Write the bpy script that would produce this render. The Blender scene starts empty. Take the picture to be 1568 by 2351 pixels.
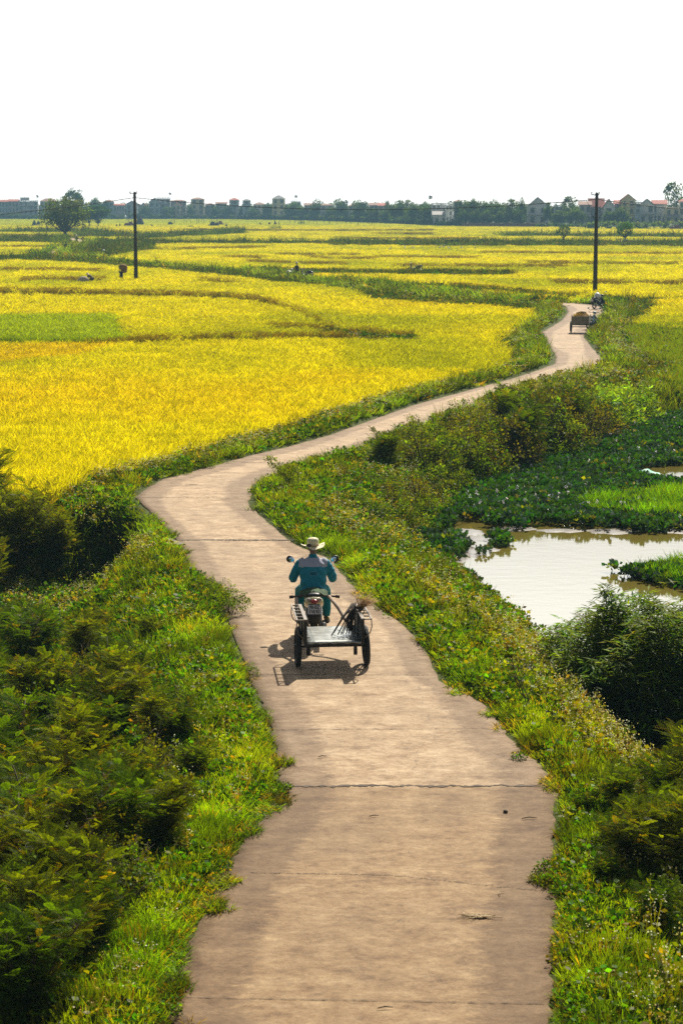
import bpy, math, random
import numpy as np
from mathutils import Vector, Matrix
R = math.radians
rng = np.random.default_rng(7)
random.seed(7)
SC = bpy.context.scene
C = SC.collection

# ------------------------------------------------------------------ camera
CW, CHT, FPX, HZ = 1568.0, 2351.0, 4572.0, 470.0      # measuring frame of the photograph
PITCH = math.atan((CHT / 2 - HZ) / FPX)
EYE = 7.72
cam = bpy.data.cameras.new('camera'); camo = bpy.data.objects.new('camera', cam); C.objects.link(camo)
camo.location = (0, 0, EYE); camo.rotation_euler = (R(90) - PITCH, 0, 0)
cam.sensor_fit = 'VERTICAL'; cam.sensor_height = 36; cam.lens = 70
cam.clip_start = 0.5; cam.clip_end = 16000
cam.dof.use_dof = True; cam.dof.focus_distance = 38; cam.dof.aperture_fstop = 4.0
SC.camera = camo

# ------------------------------------------------------------------ sky, sun, exposure
GLOW = 26.0
SUN_EL, SUN_AZ = 44.0, 18.0                           # azimuth: degrees right of the view direction
wd = bpy.data.worlds.new('World'); SC.world = wd; wd.use_nodes = True
nt = wd.node_tree; bg = nt.nodes['Background']
sky = nt.nodes.new('ShaderNodeTexSky'); sky.sky_type = 'NISHITA'; sky.sun_disc = False
sky.sun_elevation = R(SUN_EL); sky.sun_rotation = R(SUN_AZ)
sky.air_density = 1.0; sky.dust_density = 1.3; sky.ozone_density = 1.0
hsv = nt.nodes.new('ShaderNodeHueSaturation'); hsv.inputs['Saturation'].default_value = 0.35
nt.links.new(sky.outputs[0], hsv.inputs['Color'])
# milky low haze, plus a brighter band added higher up to whiten the pond
g_ = nt.nodes.new('ShaderNodeTexCoord'); sx = nt.nodes.new('ShaderNodeSeparateXYZ'); nt.links.new(g_.outputs['Generated'], sx.inputs[0])
def _ramp(src, stops):
    r_ = nt.nodes.new('ShaderNodeValToRGB'); nt.links.new(src, r_.inputs[0]); el = r_.color_ramp.elements
    while len(el) < len(stops): el.new(0.5)
    for k_, (p_, c_) in enumerate(stops): el[k_].position = p_; el[k_].color = (c_, c_, c_, 1)
    return r_.outputs[0]
hgt_ = _ramp(sx.outputs['Z'], [(0.0, .75), (0.02, .5), (0.05, .24), (0.11, .2), (0.155, .34), (0.21, .95), (0.40, .6), (0.75, 0.0)])
dt = nt.nodes.new('ShaderNodeVectorMath'); dt.operation = 'DOT_PRODUCT'; nt.links.new(g_.outputs['Generated'], dt.inputs[0])
dt.inputs[1].default_value = (math.sin(R(SUN_AZ)), math.cos(R(SUN_AZ)), 0)
azi_ = _ramp(dt.outputs['Value'], [(0.0, .0), (0.5, .05), (0.72, .9), (0.82, 1.0)])
mu = nt.nodes.new('ShaderNodeMath'); mu.operation = 'MULTIPLY'; nt.links.new(hgt_, mu.inputs[0]); nt.links.new(azi_, mu.inputs[1])
mw = nt.nodes.new('ShaderNodeMix'); mw.data_type = 'RGBA'; mw.blend_type = 'ADD'; mw.inputs[0].default_value = 1
sc_ = nt.nodes.new('ShaderNodeVectorMath'); sc_.operation = 'SCALE'; sc_.inputs[0].default_value = (GLOW, GLOW * 1.005, GLOW * .97); nt.links.new(mu.outputs[0], sc_.inputs['Scale'])
nt.links.new(hsv.outputs[0], mw.inputs[6]); nt.links.new(sc_.outputs[0], mw.inputs[7])
nt.links.new(mw.outputs[2], bg.inputs[0])
bg.inputs[1].default_value = 0.05
sl = bpy.data.lights.new('sun', 'SUN'); sl.energy = 5.0; sl.angle = R(0.6); sl.color = (1, 0.93, 0.80)
so = bpy.data.objects.new('sun', sl); C.objects.link(so)
tosun = Vector((math.sin(R(SUN_AZ)) * math.cos(R(SUN_EL)), math.cos(R(SUN_AZ)) * math.cos(R(SUN_EL)), math.sin(R(SUN_EL))))
so.rotation_euler = tosun.to_track_quat('Z', 'Y').to_euler(); so.location = (20, 60, 40)
vs = SC.view_settings
vs.view_transform = 'Standard'; vs.look = 'None'; vs.gamma = 1; vs.use_curve_mapping = False; vs.exposure = 0.72
SC.cycles.use_denoising = False; SC.cycles.denoiser = 'OPENIMAGEDENOISE'; SC.cycles.denoising_prefilter = 'ACCURATE'; SC.cycles.use_adaptive_sampling = False; SC.cycles.sample_clamp_indirect = 3.0
SC.cycles.max_bounces = 5; SC.cycles.diffuse_bounces = 2; SC.cycles.glossy_bounces = 2
SC.cycles.transmission_bounces = 2; SC.cycles.volume_bounces = 0; SC.cycles.transparent_max_bounces = 4
SC.cycles.caustics_reflective = False; SC.cycles.caustics_refractive = False

# ------------------------------------------------------------------ places: photograph <-> ground
sP, cP = math.sin(PITCH), math.cos(PITCH)
def px(u, v, z=0.0):
    u = np.asarray(u, float); v = np.asarray(v, float)
    yd = (v - CHT / 2) / FPX
    t = (z - EYE) / -(sP + yd * cP)
    return (u - CW / 2) / FPX * t, (cP - yd * sP) * t
def P2(u, v, z=0.0):
    x, y = px(u, v, z); return float(x), float(y)
def proj(x, y, z=0.0):
    dz = z - EYE
    zc = y * cP - dz * sP
    yc = -(dz * cP + y * sP)
    zc = np.maximum(zc, 0.5)
    return x / zc * FPX + CW / 2, yc / zc * FPX + CHT / 2
def at(u, v, Y):                                       # the point at distance Y behind measured pixel u, v
    yd = (v - CHT / 2) / FPX; t = Y / (cP - yd * sP)
    return (u - CW / 2) / FPX * t, Y, EYE - (sP + yd * cP) * t
def polysdf(x, y, poly):                               # negative inside
    x = np.asarray(x, float).ravel(); y = np.asarray(y, float).ravel()
    P = np.asarray(poly, float); out = np.empty(len(x))
    A = P; B = np.roll(P, -1, 0)
    for s in range(0, len(x), 20000):
        X = x[s:s+20000, None]; Y = y[s:s+20000, None]
        ex, ey = B[:, 0] - A[:, 0], B[:, 1] - A[:, 1]
        wx, wy = X - A[:, 0], Y - A[:, 1]
        h = np.clip((wx * ex + wy * ey) / (ex * ex + ey * ey + 1e-12), 0, 1)
        d = np.sqrt(np.min((wx - ex * h) ** 2 + (wy - ey * h) ** 2, axis=1))
        c = ((A[:, 1] > Y) != (B[:, 1] > Y)) & (X < ex * (Y - A[:, 1]) / np.where(ey == 0, 1e-12, ey) + A[:, 0])
        out[s:s+20000] = np.where(c.sum(1) % 2 == 1, -d, d)
    return out
def ss(a, b, x):
    t = np.clip((x - a) / (b - a), 0, 1); return t * t * (3 - 2 * t)
def vnoise(x, y, s, seed=0):                           # smooth value noise 0..1
    x = np.asarray(x, float) / s; y = np.asarray(y, float) / s
    xi = np.floor(x).astype(np.int64); yi = np.floor(y).astype(np.int64)
    fx = x - xi; fy = y - yi; fx = fx * fx * (3 - 2 * fx); fy = fy * fy * (3 - 2 * fy)
    def h(a, b):
        n = (a * 374761393 + b * 668265263 + seed * 974634777) & 0x7fffffff
        n = ((n ^ (n >> 13)) * 1274126177) & 0x7fffffff
        return ((n ^ (n >> 16)) & 0xffff) / 65535.0
    return (h(xi, yi) * (1 - fx) + h(xi + 1, yi) * fx) * (1 - fy) + (h(xi, yi + 1) * (1 - fx) + h(xi + 1, yi + 1) * fx) * fy
def fbm(x, y, s, seed=0):
    return (vnoise(x, y, s, seed) * 4 + vnoise(x, y, s / 2, seed + 1) * 2 + vnoise(x, y, s / 4, seed + 2)) / 7

# ------------------------------------------------------------------ object helpers
def tag(o, label=None, cat=None, group=None, kind=None):
    if label: o['label'] = label
    if cat: o['category'] = cat
    if group: o['group'] = group
    if kind: o['kind'] = kind
    return o
def empty(name, loc, rz=0, **k):
    o = bpy.data.objects.new(name, None); C.objects.link(o); o.location = loc; o.rotation_euler = (0, 0, rz)
    o.empty_display_size = 0.2
    return tag(o, **k)
def npmesh(name, V, Q=None, T=None, col=None, mats=(), smooth=False, mi=None):
    me = bpy.data.meshes.new(name)
    V = np.asarray(V, np.float32)
    loops = []; starts = []; tot = 0
    if Q is not None and len(Q):
        Q = np.asarray(Q, np.int32); loops.append(Q.ravel()); starts.append(np.arange(len(Q)) * 4); tot = len(Q) * 4
    if T is not None and len(T):
        T = np.asarray(T, np.int32); loops.append(T.ravel()); starts.append(tot + np.arange(len(T)) * 3)
    loops = np.concatenate(loops); starts = np.concatenate(starts).astype(np.int32)
    me.vertices.add(len(V)); me.vertices.foreach_set('co', V.ravel())
    me.loops.add(len(loops)); me.loops.foreach_set('vertex_index', loops)
    me.polygons.add(len(starts)); me.polygons.foreach_set('loop_start', starts)
    if smooth: me.polygons.foreach_set('use_smooth', np.ones(len(starts), bool))
    if mi is not None: me.polygons.foreach_set('material_index', np.asarray(mi, np.int32))
    if col is not None:
        a = me.color_attributes.new('Col', 'FLOAT_COLOR', 'POINT')
        c4 = np.ones((len(V), 4), np.float32); c4[:, :3] = col; a.data.foreach_set('color', c4.ravel())
    me.update(calc_edges=True)
    for m in mats: me.materials.append(m)
    return me
def link(name, me, parent=None, loc=None):
    o = bpy.data.objects.new(name, me); C.objects.link(o)
    if parent is not None: o.parent = parent
    if loc is not None: o.location = loc
    return o
def copytree(o, parent=None):
    c = o.copy(); C.objects.link(c)
    c.parent = parent
    for ch in list(o.children): copytree(ch, c)
    return c

class MB:                                              # collects shapes into one mesh
    def __init__(s): s.v = []; s.f = []; s.m = []; s.sm = []
    def add(s, vs, fs, mi=0, smooth=False):
        b = len(s.v); s.v += [tuple(p) for p in vs]
        for f in fs: s.f.append(tuple(i + b for i in f)); s.m.append(mi); s.sm.append(smooth)
        return s
    def box(s, c, d, rot=None, mi=0, taper=1.0):
        x, y, z = d[0] / 2, d[1] / 2, d[2] / 2; t = taper
        vs = [(-x, -y, -z), (x, -y, -z), (x, y, -z), (-x, y, -z), (-x*t, -y*t, z), (x*t, -y*t, z), (x*t, y*t, z), (-x*t, y*t, z)]
        M = rot if rot is not None else Matrix.Identity(3)
        vs = [tuple(M @ Vector(p) + Vector(c)) for p in vs]
        return s.add(vs, [(0, 3, 2, 1), (4, 5, 6, 7), (0, 1, 5, 4), (1, 2, 6, 5), (2, 3, 7, 6), (3, 0, 4, 7)], mi)
    def tube(s, pts, rad, n=8, mi=0, cap=True, flat=1.0, up=None):
        pts = [Vector(p) for p in pts]
        if not hasattr(rad, '__len__'): rad = [rad] * len(pts)
        vs = []; fs = []
        ref = Vector(up) if up else None
        for i, p in enumerate(pts):
            d = (pts[min(i + 1, len(pts) - 1)] - pts[max(i - 1, 0)]).normalized()
            if ref is None: ref = Vector((0, 0, 1)) if abs(d.z) < 0.9 else Vector((0, 1, 0))
            a = d.cross(ref).normalized(); b = a.cross(d).normalized(); ref = b
            r = rad[i]; r1, r2 = (r if hasattr(r, '__len__') else (r, r * flat))
            for k in range(n):
                t = 2 * math.pi * k / n
                vs.append(p + a * (math.cos(t) * r1) + b * (math.sin(t) * r2))
        for i in range(len(pts) - 1):
            for k in range(n):
                fs.append((i*n + k, i*n + (k+1) % n, (i+1)*n + (k+1) % n, (i+1)*n + k))
        if cap:
            fs.append(tuple(range(n - 1, -1, -1))); fs.append(tuple((len(pts)-1)*n + k for k in range(n)))
        return s.add(vs, fs, mi, True)
    def ell(s, c, r, n=12, m=8, mi=0, rot=None):
        vs = []; fs = []; M = rot if rot is not None else Matrix.Identity(3)
        for i in range(m + 1):
            ph = math.pi * i / m
            for k in range(n):
                t = 2 * math.pi * k / n
                vs.append(M @ Vector((math.sin(ph) * math.cos(t) * r[0], math.sin(ph) * math.sin(t) * r[1], math.cos(ph) * r[2])) + Vector(c))
        for i in range(m):
            for k in range(n): fs.append((i*n + k, (i+1)*n + k, (i+1)*n + (k+1) % n, i*n + (k+1) % n))
        return s.add(vs, fs, mi, True)
    def lathe(s, c, prof, n=24, axis='z', mi=0, closed=False):
        vs = []; fs = []
        for r, h in prof:
            for k in range(n):
                t = 2 * math.pi * k / n; a, b = r * math.cos(t), r * math.sin(t)
                p = (a, b, h) if axis == 'z' else ((h, a, b) if axis == 'x' else (a, h, b))
                vs.append((p[0] + c[0], p[1] + c[1], p[2] + c[2]))
        L = len(prof)
        for i in range(L if closed else L - 1):
            for k in range(n):
                j = (i + 1) % L
                fs.append((i*n + k, i*n + (k+1) % n, j*n + (k+1) % n, j*n + k))
        return s.add(vs, fs, mi, True)
    def grid(s, P, mi=0, smooth=True):                 # P: rows of points
        n = len(P[0]); vs = [p for r in P for p in r]
        fs = [(i*n + k, i*n + k + 1, (i+1)*n + k + 1, (i+1)*n + k) for i in range(len(P) - 1) for k in range(n - 1)]
        return s.add(vs, fs, mi, smooth)
    def build(s, name, mats, parent=None, loc=None, bevel=0, wn=False):
        me = bpy.data.meshes.new(name); me.from_pydata(s.v, [], s.f)
        me.polygons.foreach_set('material_index', s.m); me.polygons.foreach_set('use_smooth', s.sm)
        for m in (mats if isinstance(mats, (list, tuple)) else [mats]): me.materials.append(m)
        me.update()
        o = link(name, me, parent, loc)
        if bevel:
            b = o.modifiers.new('bevel', 'BEVEL'); b.width = bevel; b.segments = 2; b.limit_method = 'ANGLE'
        return o
def fuse(o, voxel, it=4, fac=0.5):                     # one continuous skin over overlapping shapes
    m = o.modifiers.new('r', 'REMESH'); m.mode = 'VOXEL'; m.voxel_size = voxel; m.use_smooth_shade = True
    m = o.modifiers.new('s', 'SMOOTH'); m.iterations = it; m.factor = fac
    dg = bpy.context.evaluated_depsgraph_get(); dg.update()
    me = bpy.data.meshes.new_from_object(o.evaluated_get(dg)); old = o.data
    mats = list(old.materials); o.modifiers.clear(); o.data = me; me.materials.clear()
    for k in mats: me.materials.append(k)
    me.polygons.foreach_set('use_smooth', np.ones(len(me.polygons), bool))
    return o

# ------------------------------------------------------------------ materials
def newmat(name):
    m = bpy.data.materials.new(name); m.use_nodes = True
    return m, m.node_tree, m.node_tree.nodes['Principled BSDF']
def N(nt, t, **k):
    n = nt.nodes.new(t)
    for a, b in k.items(): setattr(n, a, b)
    return n
def noise(nt, scale, detail=4, rough=0.6, coord='Object', vec=None, stretch=None):
    tc = N(nt, 'ShaderNodeTexCoord'); n = N(nt, 'ShaderNodeTexNoise')
    n.inputs['Scale'].default_value = scale; n.inputs['Detail'].default_value = detail; n.inputs['Roughness'].default_value = rough
    mp = N(nt, 'ShaderNodeMapping')
    if stretch: mp.inputs['Scale'].default_value = stretch
    nt.links.new(vec or tc.outputs[coord], mp.inputs[0]); nt.links.new(mp.outputs[0], n.inputs['Vector'])
    return n
def ramp(nt, src, stops):
    r = N(nt, 'ShaderNodeValToRGB'); e = r.color_ramp.elements
    while len(e) < len(stops): e.new(0.5)
    for k, (p, c) in enumerate(stops):
        e[k].position = p; e[k].color = (*c, 1) if len(c) == 3 else c
    nt.links.new(src, r.inputs[0]); return r
def mixc(nt, f, a, b, mode='MIX'):
    m = N(nt, 'ShaderNodeMix', data_type='RGBA', blend_type=mode)
    for i, s in ((0, f), (6, a), (7, b)):
        if isinstance(s, (int, float)): m.inputs[i].default_value = s
        elif isinstance(s, tuple): m.inputs[i].default_value = (*s, 1) if len(s) == 3 else s
        else: nt.links.new(s, m.inputs[i])
    return m.outputs[2]
def mat(name, col, rough=0.6, metal=0.0, var=0.15, scale=6, bump=0.0, spec=0.4, coat=0):
    m, nt, b = newmat(name)
    n = noise(nt, scale)
    c1 = tuple(max(0, x * (1 - var)) for x in col); c2 = tuple(min(1, x * (1 + var)) for x in col)
    r = ramp(nt, n.outputs[0], [(0.3, c1), (0.7, c2)])
    nt.links.new(r.outputs[0], b.inputs['Base Color'])
    b.inputs['Roughness'].default_value = rough; b.inputs['Metallic'].default_value = metal
    b.inputs['Specular IOR Level'].default_value = spec
    if coat: b.inputs['Coat Weight'].default_value = coat
    if bump:
        bp = N(nt, 'ShaderNodeBump'); bp.inputs['Strength'].default_value = bump; bp.inputs['Distance'].default_value = 0.02
        nt.links.new(n.outputs[0], bp.inputs['Height']); nt.links.new(bp.outputs[0], b.inputs['Normal'])
    return m
def leafmat(name, trans=0.5, gloss=0.04, grough=0.45, tcol=(1.85, 1.65, 0.12)):
    m = bpy.data.materials.new(name); m.use_nodes = True; nt = m.node_tree; nt.nodes.clear()
    out = N(nt, 'ShaderNodeOutputMaterial'); a = N(nt, 'ShaderNodeVertexColor', layer_name='Col')
    d = N(nt, 'ShaderNodeBsdfDiffuse'); t = N(nt, 'ShaderNodeBsdfTranslucent')
    nt.links.new(mixc(nt, 1.0, a.outputs[0], (1.0, 1.0, 0.45), 'MULTIPLY') if tcol[2] < .9 else a.outputs[0], d.inputs[0])
    nt.links.new(mixc(nt, 1.0, a.outputs[0], tcol, 'MULTIPLY'), t.inputs[0])
    mx = N(nt, 'ShaderNodeMixShader'); mx.inputs[0].default_value = trans
    nt.links.new(d.outputs[0], mx.inputs[1]); nt.links.new(t.outputs[0], mx.inputs[2])
    g = N(nt, 'ShaderNodeBsdfGlossy'); g.inputs['Roughness'].default_value = grough
    g.inputs[0].default_value = (1, 1, 1, 1)
    m2 = N(nt, 'ShaderNodeMixShader'); m2.inputs[0].default_value = gloss
    nt.links.new(mx.outputs[0], m2.inputs[1]); nt.links.new(g.outputs[0], m2.inputs[2])
    nt.links.new(m2.outputs[0], out.inputs[0])
    return m
M_RICE = leafmat('rice_plant', 0.5, 0.006, tcol=(1.2, 1.15, 0.15))
M_LEAF = leafmat('green_leaf', 0.5, 0.008)
M_GLOSSY = leafmat('waxy_leaf', 0.35, 0.07, 0.2)
M_PETAL = leafmat('petal', 0.4, 0.02, tcol=(1.1, 1.1, 1.0))
M_BARK = mat('bark', (0.09, 0.065, 0.045), 0.9, var=0.5, scale=14, bump=0.5)
M_TWIG = mat('twig', (0.10, 0.075, 0.04), 0.9, var=0.3)
M_PALE_TWIG = mat('pale_twig', (0.35, 0.29, 0.2), 0.8, var=0.3, scale=20)
# ------------------------------------------------------------------ road outline, pond outline (measured on the photograph)
RL = [(398,2480),(395,2351),(384,2290),(445,2140),(506,2022),(549,1952),(609,1868),(647,1807),(642,1750),(628,1690),(606,1620),(575,1558),(541,1463),(492,1338),(442,1308),(412,1246),(362,1188),(313,1142),(333,1125),(375,1100),(471,1075),(575,1046),(660,1026),(760,998),(850,965),(950,930),(1090,892),(1180,868),(1240,848),(1273,835),(1276,818),(1262,795),(1245,762),(1290,735),(1304,716),(1298,703),(1280,699)]
RR = [(1262,2480),(1262,2351),(1266,2266),(1259,2164),(1272,2072),(1266,1943),(1279,1824),(1266,1797),(1238,1756),(1197,1725),(1153,1674),(1126,1637),(1102,1611),(1007,1563),(968,1480),(924,1434),(840,1376),(800,1338),(762,1286),(684,1254),(639,1221),(568,1157),(581,1111),(620,1092),(700,1062),(800,1038),(860,1015),(930,985),(1050,950),(1130,912),(1180,893),(1260,868),(1320,862),(1372,842),(1378,822),(1340,775),(1345,760),(1372,728),(1385,712),(1372,702),(1330,696.5),(1282,694.5)]
def back(pts, z=0.0): return [P2(u, v, z) for u, v in pts]
l = back(RL); r = back(RR)
l[0] = (l[1][0] - 0.2, -6.0); r[0] = (r[1][0] + 0.1, -6.0)
def smoothen(p, it=1):
    p = [np.array(q) for q in p]
    for _ in range(it):
        q = [p[0]]
        for a, b in zip(p[:-1], p[1:]): q += [a * .75 + b * .25, a * .25 + b * .75]
        q.append(p[-1]); p = q
    return p
l = smoothen(l); r = smoothen(r)
NEAR_ROAD = np.array(list(l) + list(r)[::-1])
FARC = [(1290,697),(1239,696.2),(1170,692),(1100,687),(1000,678),(921,668.5),(878,664),(780,650),(690,640),(600,628),(497,620),(400,612),(300,603),(200,594),(115,585),(112,581),(137,575.5),(165,566),(192,558),(186,553),(165,548),(120,544),(60,541)]
fc = smoothen(back(FARC), 1)
L2, R2 = [], []
for i, p in enumerate(fc):
    d = fc[min(i+1, len(fc)-1)] - fc[max(i-1, 0)]; d = d / np.linalg.norm(d); n = np.array((-d[1], d[0])) * 1.5
    L2.append(p - n); R2.append(p + n)
FAR_ROAD = np.array(L2 + R2[::-1])
PONDZ = -1.1
POND_PX = [(900,1270),(960,1225),(1010,1180),(1060,1130),(1180,1085),(1290,1045),(1390,1010),(1450,965),(1568,948),(1800,940),(2100,1000),(2300,1400),(2300,2100),(1700,1990),(1568,1850),(1480,1745),(1400,1650),(1310,1540),(1215,1420),(1130,1370),(1055,1330),(960,1300)]
POND = np.array(smoothen(back(POND_PX, PONDZ), 1))
HOLLOW = np.array([P2(u, v, -1.2) for u, v in [(-300,1300),(-100,1290),(150,1290),(330,1270),(372,1262),(370,1290),(250,1350),(130,1430),(-50,1500),(-300,1600)]])
def road_d(x, y):
    d = polysdf(x, y, NEAR_ROAD); d2 = polysdf(x, y, FAR_ROAD)
    return np.minimum(d, d2)
def gz(x, y, rd=None):                                 # height of the ground
    x = np.asarray(x, float).ravel(); y = np.asarray(y, float).ravel()
    rd = road_d(x, y) if rd is None else rd
    pd = polysdf(x, y, POND); hd = polysdf(x, y, HOLLOW)
    left = (y < 52) & (x < 0)
    base = np.full(len(x), -0.5)
    lowl = -0.5 - 1.0 * ss(56, 44, y) * ss(-1.5, -4, x)
    base = np.where(x < 0, lowl, base)
    rightlow = -0.9 * ss(75, 55, y) * ss(1.0, 3.0, x)
    base = np.minimum(base, np.where(x > 0, -0.5 + 0.45 * rightlow, 0))
    w = np.where(y < 56, 4.2, 2.6)
    z = 0.0 + (base) * ss(0.35, w, rd) + 0.05 * (vnoise(x, y, 1.3, 3) - .5) * ss(0.2, 1, rd)
    pb = ss(1.6, -0.7, pd)
    z = z * (1 - pb) + (-1.75) * pb
    hb = ss(1.4, -0.5, hd) * ss(0.15, 1.1, rd)
    z = z * (1 - hb) + (-2.1) * hb
    z = np.where(rd < 0.25, np.minimum(z, -0.035), z)
    return z

# ------------------------------------------------------------------ ground sheet
ys = np.concatenate([np.linspace(-1450, -40, 12), np.linspace(-30, 14, 12), np.arange(15, 60, 0.2), np.arange(60, 130, 0.5), 130 * (1450 / 130.) ** np.linspace(0, 1, 90)])
ts = np.concatenate([-np.geomspace(30, 0.24, 26), np.linspace(-0.23, 0.23, 190), np.geomspace(0.24, 30, 26)])
YY, TT = np.meshgrid(ys, ts, indexing='ij'); 
XX = np.clip(TT * np.maximum(YY, 22), -1450, 1450)
XX[:, 0] = -1450; XX[:, -1] = 1450
ZZ = gz(XX, YY).reshape(XX.shape)
nr, nc = XX.shape
idx = np.arange(nr * nc).reshape(nr, nc)
Q = np.stack([idx[:-1, :-1], idx[:-1, 1:], idx[1:, 1:], idx[1:, :-1]], -1).reshape(-1, 4)
m, nt, b = newmat('soil_and_turf')
n = noise(nt, 1.3, 8, 0.7); n2 = noise(nt, 14, 5, 0.7)
c = mixc(nt, n2.outputs[0], ramp(nt, n.outputs[0], [(0.3, (0.045, 0.05, 0.015)), (0.55, (0.075, 0.075, 0.02)), (0.75, (0.12, 0.085, 0.04))]).outputs[0], (0.05, 0.075, 0.012))
nt.links.new(c, b.inputs['Base Color']); b.inputs['Roughness'].default_value = 0.95; b.inputs['Specular IOR Level'].default_value = 0.1
bp = N(nt, 'ShaderNodeBump'); bp.inputs['Distance'].default_value = 0.05; bp.inputs['Strength'].default_value = 0.6
nt.links.new(n2.outputs[0], bp.inputs['Height']); nt.links.new(bp.outputs[0], b.inputs['Normal'])
M_SOIL = m
tag(link('ground', npmesh('ground', np.stack([XX, YY, ZZ], -1).reshape(-1, 3), Q, mats=[M_SOIL], smooth=True)), kind='structure')

# ------------------------------------------------------------------ concrete road
m, nt, b = newmat('old_concrete')
tc = N(nt, 'ShaderNodeTexCoord'); O = tc.outputs['Object']
big = noise(nt, 0.35, 5, 0.6); mid = noise(nt, 2.6, 14, 0.82, stretch=(0.7, 1.0, 1)); fine = noise(nt, 11, 14, 0.88); streak = noise(nt, 5.0, 10, 0.8, stretch=(0.6, 1.6, 1))
c0 = ramp(nt, mid.outputs[0], [(0.36, (0.16, 0.098, 0.055)), (0.46, (0.33, 0.225, 0.135)), (0.54, (0.43, 0.315, 0.20)), (0.66, (0.62, 0.48, 0.33))]).outputs[0]
c1 = mixc(nt, 0.8, c0, ramp(nt, fine.outputs[0], [(0.36, (0.45, 0.42, 0.4)), (0.5, (0.95, 0.94, 0.92)), (0.66, (1.25, 1.22, 1.18))]).outputs[0], 'MULTIPLY')
c2 = mixc(nt, ramp(nt, streak.outputs[0], [(0.52, (0, 0, 0)), (0.72, (0.5, 0.5, 0.5))]).outputs[0], c1, (0.68, 0.56, 0.44))
c3 = mixc(nt, ramp(nt, big.outputs[0], [(0.40, (0.3, 0.3, 0.3)), (0.60, (0, 0, 0))]).outputs[0], c2, (0.22, 0.16, 0.11))
# dirt gathered along both edges, worn pale middle: 'edge' is stored on the mesh
ea = N(nt, 'ShaderNodeAttribute', attribute_name='edge')
en = N(nt, 'ShaderNodeMath', operation='MULTIPLY_ADD'); nt.links.new(streak.outputs[0], en.inputs[0]); en.inputs[1].default_value = -1.1; nt.links.new(ea.outputs['Fac'], en.inputs[2])
edirt = ramp(nt, en.outputs[0], [(-0.0, (0.6, 0.6, 0.6)), (0.10, (0.0, 0.0, 0.0))]).outputs[0]
c4 = mixc(nt, edirt, c3, mixc(nt, 1.0, c3, (0.42, 0.36, 0.32), 'MULTIPLY'))
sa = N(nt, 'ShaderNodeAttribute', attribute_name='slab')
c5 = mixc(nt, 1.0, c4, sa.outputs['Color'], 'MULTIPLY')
vor = N(nt, 'ShaderNodeTexVoronoi', feature='DISTANCE_TO_EDGE'); vor.inputs['Scale'].default_value = 0.32
wn = noise(nt, 1.5, 6, 0.7); wm = mixc(nt, 0.25, O, wn.outputs[1]); nt.links.new(wm, vor.inputs['Vector'])
cr = ramp(nt, vor.outputs[0], [(0.0, (0.55, 0.55, 0.55)), (0.0035, (0, 0, 0))]).outputs[0]
crm = mixc(nt, 1.0, cr, ramp(nt, wn.outputs[0], [(0.5, (0, 0, 0)), (0.6, (1, 1, 1))]).outputs[0], 'MULTIPLY')
c6 = mixc(nt, crm, c5, (0.06, 0.045, 0.035))
nt.links.new(c6, b.inputs['Base Color']); b.inputs['Roughness'].default_value = 0.85; b.inputs['Specular IOR Level'].default_value = 0.25
bp = N(nt, 'ShaderNodeBump'); bp.inputs['Distance'].default_value = 0.02; bp.inputs['Strength'].default_value = 0.8
hh = mixc(nt, 0.5, fine.outputs[0], mid.outputs[0]); nt.links.new(hh, bp.inputs['Height']); nt.links.new(bp.outputs[0], b.inputs['Normal'])
M_ROAD = m
M_JOINT = mat('joint_dirt', (0.085, 0.06, 0.04), 0.95, var=.5, scale=5)
def rail(pts, n, ss_=None):
    p = np.array(pts); d = np.concatenate([[0], np.cumsum(np.linalg.norm(np.diff(p, axis=0), axis=1))])
    return p, d
def road_strip(Lp, Rp, name, stations, slab_edges=None):
    nu = 15; V = []; E = []; S = []
    for (a, bb) in stations:
        for k in range(nu):
            f = k / (nu - 1); q = a * (1 - f) + bb * f
            V.append((q[0], q[1], 0.0)); E.append(min(f, 1 - f) * np.linalg.norm(bb - a) / 1.2)
    V = np.array(V); ns = len(stations)
    V[:, 2] = 0.006 * (vnoise(V[:, 0], V[:, 1], 1.7, 5) - 0.5)
    I = np.arange(ns * nu).reshape(ns, nu)
    Qd = np.stack([I[:-1, :-1], I[:-1, 1:], I[1:, 1:], I[1:, :-1]], -1).reshape(-1, 4)
    # side skirts: the slab is 0.12 m thick
    skl = V[I[:, 0]].copy(); skl[:, 2] = -0.12; skr = V[I[:, -1]].copy(); skr[:, 2] = -0.12
    b0 = len(V); V2 = np.concatenate([V, skl, skr])
    a0 = np.arange(ns - 1)
    Qs = np.concatenate([np.stack([I[:-1, 0], I[1:, 0], b0 + a0 + 1, b0 + a0], -1), np.stack([I[:-1, -1], b0 + ns + a0, b0 + ns + a0 + 1, I[1:, -1]], -1)])
    me = npmesh(name, V2, np.concatenate([Qd, Qs]), mats=[M_ROAD], smooth=False)
    at_ = me.attributes.new('edge', 'FLOAT', 'POINT'); at_.data.foreach_set('value', np.concatenate([E, np.zeros(2 * ns)]).astype(np.float32))
    ca = me.color_attributes.new('slab', 'FLOAT_COLOR', 'POINT')
    sc = np.ones((len(V2), 4), np.float32)
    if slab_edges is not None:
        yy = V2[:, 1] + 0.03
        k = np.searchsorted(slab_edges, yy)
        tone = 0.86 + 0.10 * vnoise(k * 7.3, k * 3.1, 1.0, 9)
        tone = np.where(yy < slab_edges[1], tone * 0.66, tone)  # nearest stretch darkened and browned: lens vignetting put into the slab colour
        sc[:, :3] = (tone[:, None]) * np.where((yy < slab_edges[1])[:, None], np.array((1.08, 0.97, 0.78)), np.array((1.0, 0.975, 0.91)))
    ca.data.foreach_set('color', sc.ravel())
    return tag(link(name, me), kind='structure')
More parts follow.
